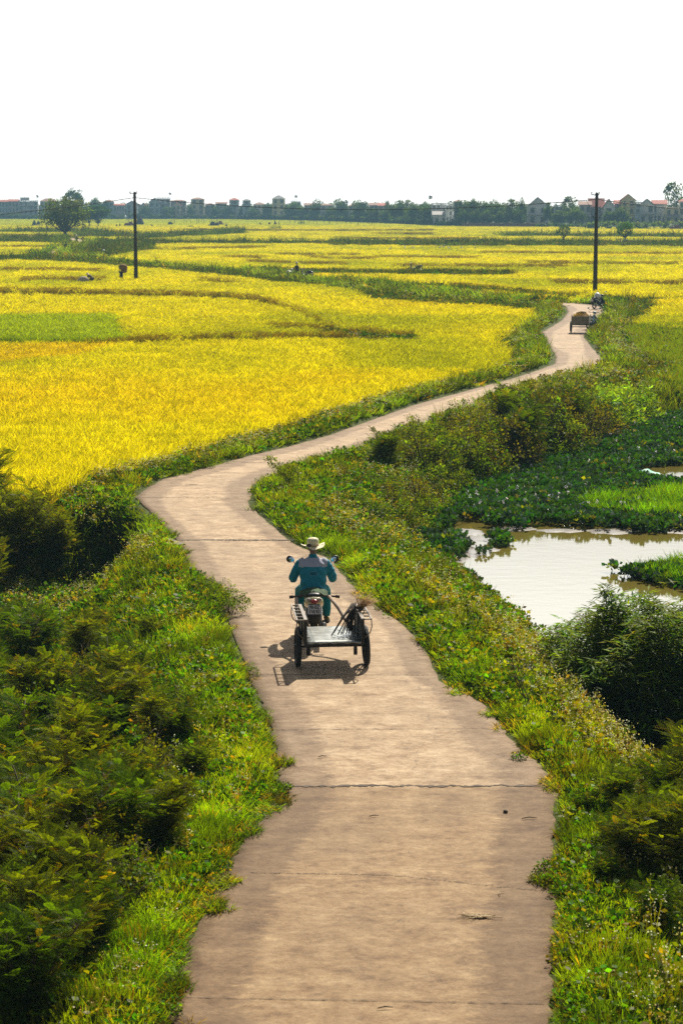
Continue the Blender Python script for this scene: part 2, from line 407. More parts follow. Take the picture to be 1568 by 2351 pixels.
# stations across the near road: split both edges at equal fractions between matching turns
KEY = [(0, 0), (1, 1), (7, 6.3), (12, 13), (15, 18.3), (17, 21), (21, 24), (26, 29), (29, 33), (32, 36), (34, 37.3), (36, 41)]
Lp = np.array(back(RL)); Rp = np.array(back(RR)); Lp[0] = (Lp[1][0] - 0.2, -6.0); Rp[0] = (Rp[1][0] + 0.1, -6.0)
def samp(P, t):
    i = min(int(t), len(P) - 2); f = t - i; return P[i] * (1 - f) + P[i+1] * f
st = []
for (a0, b0), (a1, b1) in zip(KEY[:-1], KEY[1:]):
    n = max(6, int((a1 - a0) * 10))
    for k in range(n):
        f = k / n; st.append((samp(Lp, a0 + (a1 - a0) * f), samp(Rp, b0 + (b1 - b0) * f)))
st.append((Lp[-1], Rp[-1]))
# ragged broken edge
st2 = []
for i, (a, bb) in enumerate(st):
    w = (bb - a) / max(np.linalg.norm(bb - a), 1e-6)
    st2.append((a + w * 0.07 * (random.random() - .5), bb + w * 0.09 * (random.random() - .5)))
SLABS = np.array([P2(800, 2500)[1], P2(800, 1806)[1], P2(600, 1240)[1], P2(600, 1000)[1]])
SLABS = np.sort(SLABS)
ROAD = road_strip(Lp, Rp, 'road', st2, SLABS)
st = list(zip([np.array(a) for a in R2], [np.array(a) for a in L2]))
fr = road_strip(None, None, 'road', st); fr.location.z = 0.004
# joints: thin dark grooves across the road, grown open at two places
def joint(v0, u0, u1, w, wob, seed, v1=None):
    random.seed(seed); n = 90; A = []; B = []
    for k in range(n + 1):
        f = k / n; u = u0 + (u1 - u0) * f; v = v0 + ((v1 or v0) - v0) * f
        x, y = P2(u, v); y += .4 * wob * (vnoise(k * 1.0, seed * 3.7, 4.0, seed) - .5) * 2 + wob * .35 * (random.random() - .5)
        ww = w * (0.25 + 1.3 * random.random() ** 1.6); A.append((x, y - ww / 2, 0.0075)); B.append((x, y + ww / 2, 0.0075))
    return A, B
jb = MB()
for (v0, u0, u1, w, wob, s, v1) in [(1240, 410, 682, 0.14, 0.06, 1, 1240), (1807, 655, 1275, 0.075, 0.10, 2, 1803), (1676, 632, 1150, 0.012, 0.03, 3, 1673), 
        (2004, 575, 900, 0.012, 0.03, 5, 2010), (2010, 900, 1240, 0.012, 0.08, 6, 2045), (2290, 400, 1262, 0.013, 0.03, 7, 2305), (1549, 575, 985, 0.014, 0.02, 8, 1550), 
        (1364, 500, 815, 0.018, 0.03, 10, 1362), (1142, 320, 566, 0.03, 0.03, 12, 1144), (1060, 530, 700, 0.03, 0.03, 15, 1066),
        (800, 1266, 1362, 0.07, 0.05, 17, 800), (765, 1250, 1340, 0.08, 0.05, 18, 765), (835, 1278, 1374, 0.06, 0.05, 19, 836), (738, 1292, 1362, 0.1, 0.05, 20, 738)]:
    A, B = joint(v0, u0, u1, w, wob, s, v1); jb.grid([A, B], smooth=False)
jo = jb.build('road_joints', M_JOINT); tag(jo, kind='structure')

# ------------------------------------------------------------------ pond water
m, nt, b = newmat('pond_water')
b.inputs['Base Color'].default_value = (0.13, 0.105, 0.022, 1); b.inputs['Roughness'].default_value = 0.035
b.inputs['IOR'].default_value = 1.33; b.inputs['Specular IOR Level'].default_value = 0.9
n = noise(nt, 2.2, 6, 0.6, stretch=(0.8, 1.2, 1)); bp = N(nt, 'ShaderNodeBump'); bp.inputs['Strength'].default_value = 0.15; bp.inputs['Distance'].default_value = 0.02
tc = N(nt, 'ShaderNodeTexCoord'); mp = N(nt, 'ShaderNodeMapping'); rx, ry = P2(1190, 1350, PONDZ)
mp.inputs['Location'].default_value = (-rx, -ry, 0); nt.links.new(tc.outputs['Object'], mp.inputs[0])
wv = N(nt, 'ShaderNodeTexWave', wave_type='RINGS', rings_direction='SPHERICAL'); wv.inputs['Scale'].default_value = 0.9; wv.inputs['Distortion'].default_value = 0.5
nt.links.new(mp.outputs[0], wv.inputs['Vector'])
gr = N(nt, 'ShaderNodeTexGradient', gradient_type='SPHERICAL'); mp2 = N(nt, 'ShaderNodeMapping'); mp2.inputs['Scale'].default_value = (0.42, 0.42, 0.42)
nt.links.new(mp.outputs[0], mp2.inputs[0]); nt.links.new(mp2.outputs[0], gr.inputs[0])
mm = N(nt, 'ShaderNodeMath', operation='MULTIPLY'); nt.links.new(wv.outputs['Fac'], mm.inputs[0]); nt.links.new(gr.outputs['Fac'], mm.inputs[1])
ad = N(nt, 'ShaderNodeMath', operation='MULTIPLY_ADD'); nt.links.new(mm.outputs[0], ad.inputs[0]); ad.inputs[1].default_value = 0.35; nt.links.new(n.outputs[0], ad.inputs[2])
nt.links.new(ad.outputs[0], bp.inputs['Height']); nt.links.new(bp.outputs[0], b.inputs['Normal'])
M_WATER = m
q = MB(); xs = [p[0] for p in POND]; yq = [p[1] for p in POND]
x0, x1, y0, y1 = min(xs) - 1.2, max(xs) + 1.2, min(yq) - 1.2, max(yq) + 1.2
q.add([(x0, y0, PONDZ), (x1, y0, PONDZ), (x1, y1, PONDZ), (x0, y1, PONDZ)], [(0, 1, 2, 3)])
tag(q.build('pond_water', M_WATER), kind='structure')

# ------------------------------------------------------------------ plants: stamping many small shapes into one mesh
class Stamp:
    def __init__(s): s.V = []; s.Q = []; s.C = []; s.n = 0
    def put(s, tv, tq, tt, pos, ang, sc, ca, cb, lean=None):
        # tv (n,3) template, tq quads, tt (n,) 0..1 colour blend, pos (K,3), ang (K,), sc (K,3), ca/cb (K,3) colours at tt=0 and 1
        K = len(pos)
        if K == 0: return
        v = tv[None] * sc[:, None, :]
        c, s_ = np.cos(ang)[:, None], np.sin(ang)[:, None]
        x = v[..., 0] * c - v[..., 1] * s_; y = v[..., 0] * s_ + v[..., 1] * c; z = v[..., 2]
        if lean is not None: x = x + z * lean[:, 0:1]; y = y + z * lean[:, 1:2]
        V = np.stack([x, y, z], -1) + pos[:, None, :]
        n = len(tv)
        s.V.append(V.reshape(-1, 3)); s.Q.append((tq[None] + (np.arange(K) * n)[:, None, None] + s.n).reshape(-1, 4)); s.n += K * n
        t = tt[None, :, None]; s.C.append((ca[:, None] * (1 - t) + cb[:, None] * t).reshape(-1, 3))
    def raw(s, V, Q, Cc):
        s.V.append(V); s.Q.append(Q + s.n); s.C.append(Cc); s.n += len(V)
    def build(s, name, mats, parent=None, loc=None):
        me = npmesh(name, np.concatenate(s.V), np.concatenate(s.Q), col=np.concatenate(s.C), mats=mats if isinstance(mats, list) else [mats])
        return link(name, me, parent, loc)
def blades_t(n, spread, w, bend, seed, hvar=0.35, tipw=0.35, seg=2):
    g = np.random.default_rng(seed); V = []; Q = []; T = []
    for i in range(n):
        a = g.uniform(0, 6.283); r = spread * math.sqrt(g.uniform()); h = 1 - hvar * g.uniform(); d = g.uniform(0, 6.283) if g.uniform() < .5 else a
        bx, by = r * math.cos(a), r * math.sin(a); bd = bend * g.uniform(0.3, 1.2); f = g.uniform(0, 3.14159)
        wx, wy = math.cos(f) * w / 2, math.sin(f) * w / 2; b0 = len(V)
        for k in range(seg + 1):
            t = k / seg; o = bd * t * t; z = h * (t - 0.22 * bd * t * t * t * (1 if bend > .3 else 0)); ww = 1 if k == 0 else (1 if t < 1 else tipw)
            V.append((bx + o * math.cos(d) - wx * ww, by + o * math.sin(d) - wy * ww, z)); V.append((bx + o * math.cos(d) + wx * ww, by + o * math.sin(d) + wy * ww, z)); T += [t, t]
        for k in range(seg): Q.append((b0 + 2*k, b0 + 2*k + 1, b0 + 2*k + 3, b0 + 2*k + 2))
    return np.array(V), np.array(Q), np.array(T)
def leaves_t(n, rad, size, seed, zsq=1.0, asp=0.45, up=0.0, zoff=0.5):
    g = np.random.default_rng(seed); V = []; Q = []; T = []
    for i in range(n):
        d = g.normal(size=3); d /= np.linalg.norm(d); rr = rad * g.uniform(0.35, 1) ; c = d * rr * np.array((1, 1, zsq)); c[2] += zoff * 0 + rad * zsq * zoff * 2
        a = g.normal(size=3) + d * 1.0; a[2] += up; a /= np.linalg.norm(a); s_ = size * g.uniform(0.6, 1.3)
        p = np.cross(a, g.normal(size=3)); p /= np.linalg.norm(p); b0 = len(V)
        V += [c, c + a * s_ * .5 + p * s_ * asp, c + a * s_, c + a * s_ * .5 - p * s_ * asp]; Q.append((b0, b0+1, b0+2, b0+3))
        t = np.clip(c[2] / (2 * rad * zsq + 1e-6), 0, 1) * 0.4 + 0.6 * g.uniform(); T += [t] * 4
    return np.array(V), np.array(Q), np.array(T)
def weed_t(nst, h, seed, nfl=5, fs=0.03):
    # upright stalks with small leaves; flower heads returned separately
    g = np.random.default_rng(seed); V = []; Q = []; T = []; FV = []; FQ = []
    def quad(c, a, p, s_, asp, t, L, QQ):
        b0 = len(L); L += [c, c + a * s_ * .5 + p * s_ * asp, c + a * s_, c + a * s_ * .5 - p * s_ * asp]; QQ.append((b0, b0+1, b0+2, b0+3))
        if L is V: T.extend([t] * 4)
    for i in range(nst):
        a = g.uniform(0, 6.283); tilt = g.uniform(0, .35); hh = h * g.uniform(.6, 1); dx, dy = math.cos(a) * tilt, math.sin(a) * tilt
        bx, by = g.uniform(-.12, .12), g.uniform(-.12, .12)
        top = np.array((bx + dx * hh, by + dy * hh, hh))
        b0 = len(V); w = .006; V += [np.array((bx - w, by, 0)), np.array((bx + w, by, 0)), top + (w*.5, 0, 0), top - (w*.5, 0, 0)]; Q.append((b0, b0+1, b0+2, b0+3)); T.extend([.2, .2, .8, .8])
        for k in range(7):
            f = g.uniform(.1, .95); c = np.array((bx + dx * hh * f, by + dy * hh * f, hh * f)); v = g.normal(size=3); v[2] = abs(v[2]) * .6; v /= np.linalg.norm(v)
            p = np.cross(v, g.normal(size=3)); p /= np.linalg.norm(p); quad(c, v, p, .09 * g.uniform(.6, 1.2), .28, f, V, Q)
        for k in range(nfl):
            c = top + g.normal(size=3) * (.05, .05, .04); v = g.normal(size=3); v /= np.linalg.norm(v); p = np.cross(v, g.normal(size=3)); p /= np.linalg.norm(p)
            quad(c, v, p, fs, .5, 1, FV, FQ)
    return (np.array(V), np.array(Q), np.array(T)), (np.array(FV), np.array(FQ), np.ones(len(FV)))
def pip(u, v, poly):
    A = np.asarray(poly, float); B = np.roll(A, -1, 0); out = np.zeros(len(u), bool)
    for a, b_ in zip(A, B):
        if a[1] == b_[1]: continue
        c = ((a[1] > v) != (b_[1] > v)) & (u < (b_[0] - a[0]) * (v - a[1]) / (b_[1] - a[1]) + a[0]); out ^= c
    return out
def scatter(y0, y1, rho0, yref, tmax=0.215, g=None, p=2.0):
    # random ground points, density rho0 per m2 at distance yref, thinning with distance
    g = g or rng
    # pdf over y ~ y^(1-p)
    w = lambda y: (np.maximum(y / yref, 0.85)) ** (-p)
    yy = np.linspace(y0, y1, 4000); d = w(yy) * 2 * tmax * (yy + 3); cum = np.cumsum(d) * (yy[1] - yy[0])
    n = int(cum[-1] * rho0); u = g.uniform(0, cum[-1], n); y = np.interp(u, cum, yy)
    x = g.uniform(-tmax, tmax, n) * (y + 3)
    return x, y
def cols(base, var, n, g=None):
    g = g or rng; b_ = np.asarray(base, float)[None] * (1 + var * g.normal(size=(n, 1))) ; b_ = b_ * (1 + var * .5 * g.normal(size=(n, 3)))
    return np.clip(b_, 0.002, 1)

# ------------------------------------------------------------------ rice
RICE_IN = [(-900,1170),(0,1122),(120,1140),(200,1105),(300,1062),(420,1030),(520,1000),(620,975),(740,940),(860,905),(980,875),(1090,850),(1165,833),(1158,800),(1135,782),(1190,748),(1222,735),(1222,712),(1150,704),(996,696),(880,689),(832,680),(832,663),(751,655.5),(637,647),(560,636),(470,628),(380,618),(250,609),(150,600),(60,597),(-900,597)]
CORR_UP = [(-900,590),(60,588),(100,576),(150,560),(180,553),(345,560),(350,572),(290,580),(230,593),(300,603),(400,609),(520,620),(650,627),(705,635),(757,639.5),(820,644),(880,647),(950,652),(1025,655),(1060,660),(1110,670),(1170,677),(1250,682),(1320,692),(1365,676),(1400,680),(1568,684),(2600,690),(2600,503),(-900,503)]
RICE_R = [(1497,706),(1530,700),(1568,690),(2300,690),(2300,760),(1568,756),(1500,752),(1456,744),(1462,732),(1490,722)]
RICE_R2 = [(1500,690),(1520,686),(1600,685),(1600,700),(1510,699)]
LINES = [  # (points, half width in px, kind)
 ([(-500,664),(0,670),(260,674),(523,680),(600,690),(640,700),(680,714),(720,732),(750,742)], 2.6, 'bund'),
 ([(-500,780),(0,781),(280,784),(480,777),(600,775),(735,773),(800,776),(960,777)], 3.0, 'bund'),
 ([(620,750),(690,751),(735,754),(760,760)], 2.2, 'bund'), ([(745,750),(800,764),(900,770),(965,776)], 6, 'green'),
 ([(270,735),(283,760),(296,782)], 6, 'gap'),
 ([(33,646),(70,642),(100,639),(193,644),(247,638)], 1.6, 'bund'), ([(453,644),(523,646),(560,652)], 1.8, 'bund'),
 ([(290,571),(370,572),(467,570),(620,567)], 1.1, 'bund'), ([(-400,548),(0,550),(150,552)], 4.0, 'green'), ([(228,555),(387,557)], 2.2, 'green'), ([(387,557),(560,557),(756,558)], 1.2, 'green'),
 ([(756,558),(900,559),(1062,560),(1300,560),(1568,561),(2200,562)], 3.6, 'green'),
 ([(560,619),(716,625),(820,626),(1000,626),(1100,628),(1180,628)], 3.0, 'green'), ([(1255,648),(1400,650),(1568,651),(2000,652)], 2.0, 'bund'), ([(1040,657),(1200,672),(1330,682)], 2.5, 'green'),
 ([(0,540),(150,541),(400,543)], .9, 'bund'), ([(180,536),(350,543),(480,536),(560,532)], 2.5, 'green'), ([(630,584),(820,586)], .8, 'bund'), ([(860,590),(1100,592)], .8, 'bund'), ([(1200,604),(1568,606)], 1.2, 'bund'), ([(0,566),(200,567)], .8, 'bund'),
 ([(560,600),(700,604),(800,606)], 1.2, 'bund'), ([(900,610),(1300,612)], 1.0, 'bund'), ([(1100,580),(1568,583)], .9, 'bund'), ([(500,590),(620,592)], 1, 'bund'), ([(760,547),(1100,548)], .8, 'bund'), ([(1150,540),(1568,543)], 1.0, 'green'),
 ([(420,527),(700,529),(1000,528)], .9, 'bund'), ([(850,536),(1000,537)], 1.0, 'bund'), ([(0,531),(240,532)], .9, 'green'), ([(300,553),(330,553)], 1, 'green'), ([(-200,617),(100,620),(240,622)], .8, 'bund'), ([(700,590),(760,594),(860,594)], 1.0, 'bund'),
]
def line_mask(u, v, kinds, grow=0.0):
    out = np.zeros(len(u), bool)
    for pts, w, k in LINES:
        if k not in kinds: continue
        p = np.array(pts, float)
        if k == 'gap':
            m_ = (v > p[0, 1]) & (v < p[-1, 1]) & (np.abs(u - np.interp(v, p[:, 1], p[:, 0])) < w + 8 * (vnoise(v, v * 0, 6, 2) - .5)); out |= m_; continue
        vv = np.interp(u, p[:, 0], p[:, 1]); ww = w * (1.5 if k == 'bund' else 1.1) * (0.75 + 0.6 * vnoise(u, v * 0, 30, 4)) + grow
        out |= (np.abs(v - vv) < ww) & (u > p[0, 0]) & (u < p[-1, 0])
    return out
x, y = scatter(48, 1150, 26, 55, p=1.8)
u, v = proj(x, y, 0.15)
inn = pip(u, v, RICE_IN) | pip(u, v, CORR_UP) | pip(u, v, RICE_R) | pip(u, v, RICE_R2)
yfar = np.interp(u, [0, 500, 700, 1000, 1050, 1568], [1120, 1080, 990, 745, 725, 690])
inn &= (y < yfar - 12)
inn &= ~line_mask(u, v, ('bund', 'green', 'gap'))
rd = road_d(x, y); inn &= rd > np.where(y < 160, 1.3, 2.6)
x, y, u, v, rd = x[inn], y[inn], u[inn], v[inn], rd[inn]
z = gz(x, y, rd); n = len(x); print('rice tufts', n)
k = np.maximum(1, (y / 58)) ** 0.70
big = fbm(x + 900, y * 0.45, 9, 11); blk = vnoise(np.floor(x / 37) * 3.1, np.floor(y / 23) * 7.7, 1.0, 31)
f = 0.6 * big + 0.4 * blk
cg = np.array((0.26, 0.32, 0.003)); cy = np.array((0.60, 0.565, 0.002)); co = np.array((0.63, 0.53, 0.003))
tip = cy[None] * (1 - ss(0.6, 0.85, f)[:, None]) + co[None] * ss(0.6, 0.85, f)[:, None]
w_ = ss(0.60, 0.30, f)[:, None] * 0.7; tip = tip * (1 - w_) + cg[None] * w_
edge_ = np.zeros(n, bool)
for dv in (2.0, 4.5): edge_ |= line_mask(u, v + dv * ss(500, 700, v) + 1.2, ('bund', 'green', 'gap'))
tip = np.where(edge_[:, None] & (rng.uniform(size=(n, 1)) < .8), np.array((0.19, 0.14, 0.02)), tip)  # plot edge rows browned: exposed straw, and front-face shade put into the colour
rnd = rng.uniform(size=(n, 1)); g1 = (rnd < 0.12); tip = np.where(g1, tip * 0.5 + cg * 0.5, tip)
gp = pip(u, v, [(-900,722),(265,722),(280,745),(290,778),(-900,778)])[:, None]; tip = np.where(gp, tip * 0.2 + np.array((0.24, 0.38, 0.008)) * 0.8, tip)
gp = pip(u, v, [(-900,787),(140,790),(270,787),(180,815),(0,832),(-900,840)])[:, None]; tip = np.where(gp, tip * 0.5 + np.array((0.66, 0.44, 0.008)) * 0.5, tip)
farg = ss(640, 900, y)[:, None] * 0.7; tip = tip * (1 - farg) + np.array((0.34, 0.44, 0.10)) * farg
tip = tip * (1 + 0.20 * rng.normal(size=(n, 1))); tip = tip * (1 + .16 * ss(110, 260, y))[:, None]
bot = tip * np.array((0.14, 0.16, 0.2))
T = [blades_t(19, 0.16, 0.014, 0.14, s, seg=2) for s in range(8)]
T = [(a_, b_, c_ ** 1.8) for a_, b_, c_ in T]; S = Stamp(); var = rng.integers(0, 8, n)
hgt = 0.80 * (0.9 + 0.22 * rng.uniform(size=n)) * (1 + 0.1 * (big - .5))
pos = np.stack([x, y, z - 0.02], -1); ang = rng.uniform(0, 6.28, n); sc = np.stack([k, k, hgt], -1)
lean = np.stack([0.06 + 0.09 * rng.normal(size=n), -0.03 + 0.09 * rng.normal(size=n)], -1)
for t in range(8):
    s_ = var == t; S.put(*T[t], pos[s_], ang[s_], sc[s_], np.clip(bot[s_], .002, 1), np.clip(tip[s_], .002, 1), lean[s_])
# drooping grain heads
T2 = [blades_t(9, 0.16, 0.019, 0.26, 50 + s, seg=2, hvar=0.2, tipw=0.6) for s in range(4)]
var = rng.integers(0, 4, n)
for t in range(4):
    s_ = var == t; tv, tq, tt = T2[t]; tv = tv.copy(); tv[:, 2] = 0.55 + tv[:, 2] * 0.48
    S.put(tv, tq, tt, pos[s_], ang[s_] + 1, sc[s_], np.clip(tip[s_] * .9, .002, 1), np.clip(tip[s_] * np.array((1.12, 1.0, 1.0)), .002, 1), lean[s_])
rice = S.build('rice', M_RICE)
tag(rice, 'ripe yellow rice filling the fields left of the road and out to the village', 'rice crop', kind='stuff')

# ------------------------------------------------------------------ grass, weeds and ground cover on every bank
def nonrice(x, y):
    u, v = proj(x, y, 0.0); u2, v2 = proj(x, y, 0.15)
    r_ = pip(u2, v2, RICE_IN) | pip(u2, v2, CORR_UP) | pip(u2, v2, RICE_R) | pip(u2, v2, RICE_R2)
    gr_ = line_mask(u2, v2, ('green',), 0.6)
    return (~r_) | gr_, u, v
def water_mask(x, y): return polysdf(x, y, POND)
G1 = [blades_t(14, 0.10, 0.012, 0.11, 100 + s, seg=2, hvar=.6, tipw=.25) for s in range(6)]
x, y = scatter(13, 620, 300, 22, g=rng, p=2.2); ok, u, v = nonrice(x, y); x, y, u, v = x[ok], y[ok], u[ok], v[ok]
rd = road_d(x, y); edge = 0.09 + 0.20 * (np.maximum(1, y / 24) ** 0.85 - 1) * np.where(y < 158, 1, -.3) - 0.30 * np.maximum(0, vnoise(x, y, 0.45, 21) - .55) * 3
ok = (rd > edge); pd = water_mask(x, y); ok &= pd > -0.15; x, y, u, v, rd, pd = [a[ok] for a in (x, y, u, v, rd, pd)]
n = len(x); print('grass tufts', n); z = gz(x, y, rd); k = np.maximum(1, y / 24) ** 0.85
lawn = ss(2.2, 0.8, rd) * (y < 70)
patch = fbm(x, y, 2.0, 41)
h = 0.10 + 0.16 * rng.uniform(size=n) * (1 + patch) + 0.18 * (1 - lawn) * rng.uniform(size=n) + 0.10 * ss(60, 200, y); h *= ss(-0.05, 0.5, rd) * 0.65 + 0.35
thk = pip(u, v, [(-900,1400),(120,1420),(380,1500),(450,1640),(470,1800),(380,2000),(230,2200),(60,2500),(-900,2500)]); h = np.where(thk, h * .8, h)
ca = np.array((0.015, 0.035, 0.003))[None] * np.ones((n, 1)); cb = np.array((0.125, 0.28, 0.010))[None] * (1 - patch[:, None]) * 1.3 + np.array((0.26, 0.29, 0.015))[None] * patch[:, None]  # dark blade feet: shade at the roots put into the colour
dry = (rng.uniform(size=(n, 1)) < 0.06 + 0.25 * ss(0.35, 0.0, rd)[:, None]); cb = np.where(dry, np.array((0.42, 0.27, 0.07)), cb); cb = cb * (1 + .22 * rng.normal(size=(n, 1))) * (0.85 + .45 * ss(2.4, 1.0, rd) - .34 * ss(1.6, 3.2, rd) * ss(38, 60, y) - .12 * ss(70, 140, y))[:, None]; cb = cb * (1 - .7 * ss(.45, .7, fbm(x, y, .7, 47)))[:, None]; h = h * (.75 + .5 * ss(.4, .7, fbm(x, y, .7, 47)))  # noise patches darken the tips: small pockets of shadow put into the colour
cb = cb * np.where(thk, .45, 1.0)[:, None]  # thicket floor dimmed in the colour, as shade under the shrubs
pos = np.stack([x, y, z - .01], -1); pos[:, 2] = np.where(rd < 0.05, 0.0, pos[:, 2])
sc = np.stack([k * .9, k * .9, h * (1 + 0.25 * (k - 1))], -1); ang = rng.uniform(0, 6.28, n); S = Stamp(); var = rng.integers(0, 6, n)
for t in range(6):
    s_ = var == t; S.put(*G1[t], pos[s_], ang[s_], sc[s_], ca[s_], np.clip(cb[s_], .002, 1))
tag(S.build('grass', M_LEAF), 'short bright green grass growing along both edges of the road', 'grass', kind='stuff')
# broad leaved ground cover
G2 = [leaves_t(22, 0.13, 0.055, 200 + s, zsq=.75, up=.6) for s in range(6)]
x, y = scatter(13, 500, 150, 22, p=1.75); ok, u, v = nonrice(x, y); x, y = x[ok], y[ok]
rd = road_d(x, y); pd = water_mask(x, y); pa = fbm(x, y, 1.6, 61); ok = (rd > 0.18 + 0.22 * (np.maximum(1, y / 24) ** 0.5 - 1) * np.where(y < 158, 1, -.3) - 0.50 * np.maximum(0, vnoise(x, y, .8, 22) - .66) * 3) & (pd > 0.0) & (rng.uniform(size=len(x)) < ss(.30, .58, pa) + ss(1.5, 2.5, rd) * .6)
x, y, rd, pa = [a[ok] for a in (x, y, rd, pa)]; n = len(x); print('cover', n); z = gz(x, y, rd); z = np.where(rd < .05, 0, z)
k = np.maximum(1, y / 24) ** 0.5; s0 = (0.7 + .7 * rng.uniform(size=n)) * (ss(-.1, .5, rd) * .5 + .5)
ca = cols((0.015, 0.035, 0.004), .2, n); cb = cols((0.11, 0.25, 0.010), .35, n)  # low leaves darkened in colour, as shade inside the cover
ye = (rng.uniform(size=(n, 1)) < .25 + .35 * ss(60, 90, y)[:, None]); cb = np.where(ye, cols((0.30, 0.28, 0.02), .2, n), cb) * (.8 - .35 * ss(45, 80, y))[:, None]
tall = ss(1.0, 3.0, rd) * .35 * rng.uniform(size=n)
S = Stamp(); var = rng.integers(0, 6, n); pos = np.stack([x, y, z + tall], -1); sc = np.stack([k * s0] * 3, -1) * np.array((1, 1, .9)); ang = rng.uniform(0, 6.28, n)
for t in range(6):
    s_ = var == t; S.put(*G2[t], pos[s_], ang[s_], sc[s_], ca[s_], cb[s_])
tag(S.build('ground_cover', M_LEAF), 'leafy green creeping plants mixed into the grass on the banks', 'ground cover', kind='stuff')
# flowering weeds
G3 = [weed_t(4, 0.55, 300 + s, 4, .022) for s in range(6)]
x, y = scatter(15, 260, 60, 24, p=1.75); ok, u, v = nonrice(x, y); x, y = x[ok], y[ok]
rd = road_d(x, y); pd = water_mask(x, y); pa = fbm(x, y, 3.5, 71)
rightbank = ss(-1, 1, x) * ss(0.55, 1.8, rd) + (y > 70) * ss(.2, 1.2, rd) + ss(-1.5, -3, x) * ss(40, 47, y) * ss(.4, 1, rd)
ok = (pd > 0.05) & (rd > .25 + .15 * (np.maximum(1, y / 36) ** .8 - 1)) & (rng.uniform(size=len(x)) < np.clip(rightbank, 0, 1) * ss(.25, .5, pa) + .04)
x, y, rd, pa = [a[ok] for a in (x, y, rd, pa)]; n = len(x); print('weeds', n); z = gz(x, y, rd)
k = np.maximum(1, y / 36) ** 0.8; hh = (0.75 + .5 * rng.uniform(size=n)) * (ss(.2, 1.2, rd) * .6 + .4)
ca = cols((0.025, 0.04, 0.004), .2, n); cb = cols((0.17, 0.18, 0.012), .3, n); S = Stamp(); SF = Stamp(); var = rng.integers(0, 6, n)  # stalk feet darkened in colour, as shade among the weeds
fcl = np.where(rng.uniform(size=(n, 1)) < .55, cols((0.62, 0.50, 0.14), .15, n), cols((0.6, 0.58, 0.4), .12, n))
pos = np.stack([x, y, z], -1); sc = np.stack([k, k, hh], -1); ang = rng.uniform(0, 6.28, n)
for t in range(6):
    s_ = var == t; S.put(*G3[t][0], pos[s_], ang[s_], sc[s_], ca[s_], cb[s_]); SF.put(*G3[t][1], pos[s_], ang[s_], sc[s_], fcl[s_], fcl[s_])
tag(S.build('weeds', M_LEAF), 'knee high flowering weeds covering the slopes beside the road', 'weeds', kind='stuff')
tag(SF.build('weed_flowers', M_PETAL), 'tiny cream and yellow flowers on the weeds beside the road', 'flowers', kind='stuff')
# ------------------------------------------------------------------ finding the ground behind a measured pixel
def gpt(u, v):
    z = 0.0
    for _ in range(8):
        x, y = P2(u, v, z); z = 0.5 * z + 0.5 * float(gz([x], [y])[0])
    x, y = P2(u, v, z); return x, y, float(gz([x], [y])[0])
ORD = ['first','second','third','fourth','fifth','sixth','seventh','eighth','ninth','tenth','eleventh','twelfth','thirteenth','fourteenth','fifteenth','sixteenth','seventeenth','eighteenth','nineteenth','twentieth','twenty-first','twenty-second','twenty-third','twenty-fourth','twenty-fifth','twenty-sixth','twenty-seventh','twenty-eighth','twenty-ninth','thirtieth'] + ['thirty-' + k for k in ('first','second','third','fourth','fifth','sixth','seventh','eighth','ninth')] + ['fortieth'] + ['forty-' + k for k in ('first','second','third','fourth','fifth','sixth','seventh','eighth','ninth')]

# ------------------------------------------------------------------ floating plants on the pond
HY = [[(920,1262),(960,1240),(1010,1200),(1060,1130),(1180,1085),(1290,1045),(1390,1010),(1460,962),(1568,948),(1800,940),(2100,990),(2100,1240),(1568,1213),(1480,1222),(1400,1212),(1330,1208),(1250,1200),(1200,1212),(1150,1205),(1100,1200),(1060,1195),(1030,1205),(990,1225)],
      [(890,1250),(960,1222),(1040,1222),(1075,1238),(1070,1258),(1035,1285),(980,1312),(930,1302)], [(1118,1240),(1135,1230),(1160,1230),(1172,1240),(1155,1250),(1125,1250)], [(1090,1258),(1110,1252),(1125,1260),(1100,1267)],
      [(1425,1318),(1470,1308),(1568,1302),(2100,1300),(2100,1420),(1640,1370),(1568,1352),(1480,1330)], [(1050,1322),(1075,1315),(1090,1325),(1060,1332)], [(1400,1302),(1412,1300),(1412,1308),(1402,1310)], [(1070,1338),(1090,1332),(1095,1342)]]
HOLES = [[(1452,1082),(1480,1068),(1568,1063),(1900,1063),(1900,1112),(1560,1110),(1520,1108),(1480,1100)], [(1535,992),(1568,985),(1900,990),(1900,1003),(1545,1001)], [(1372,1162),(1410,1158),(1412,1163),(1380,1168)], [(1560,1218),(1700,1215),(1700,1225),(1565,1224)]]
TUS = [[(1335,1158),(1400,1145),(1500,1138),(1568,1132),(2100,1120),(2100,1190),(1568,1188),(1450,1188),(1350,1176)], [(1452,1312),(1500,1296),(1568,1288),(2100,1285),(2100,1345),(1568,1335),(1490,1325)]]
def scat_poly(polys, rho, zz, y0=20, y1=130):
    n = int(rho * (y1 - y0) * 40); x = rng.uniform(-2, 34, n); y = rng.uniform(y0, y1, n)
    u, v = proj(x, y, zz); m_ = np.zeros(n, bool)
    for p in polys: m_ |= pip(u, v, p)
    return x[m_], y[m_], u[m_], v[m_]
x, y, u, v = scat_poly(HY, 34, PONDZ + .08)
ok = (polysdf(x, y, POND) < 1.2)
for h_ in HOLES: ok &= ~pip(u, v, h_)
ok &= rng.uniform(size=len(x)) < ss(.18, .34, fbm(x, y, 1.1, 81)) 
x, y = x[ok], y[ok]; n = len(x); print('hyacinth', n)
GH = [leaves_t(16, 0.15, 0.12, 400 + s, zsq=.55, asp=.42, up=1.1, zoff=.45) for s in range(6)]
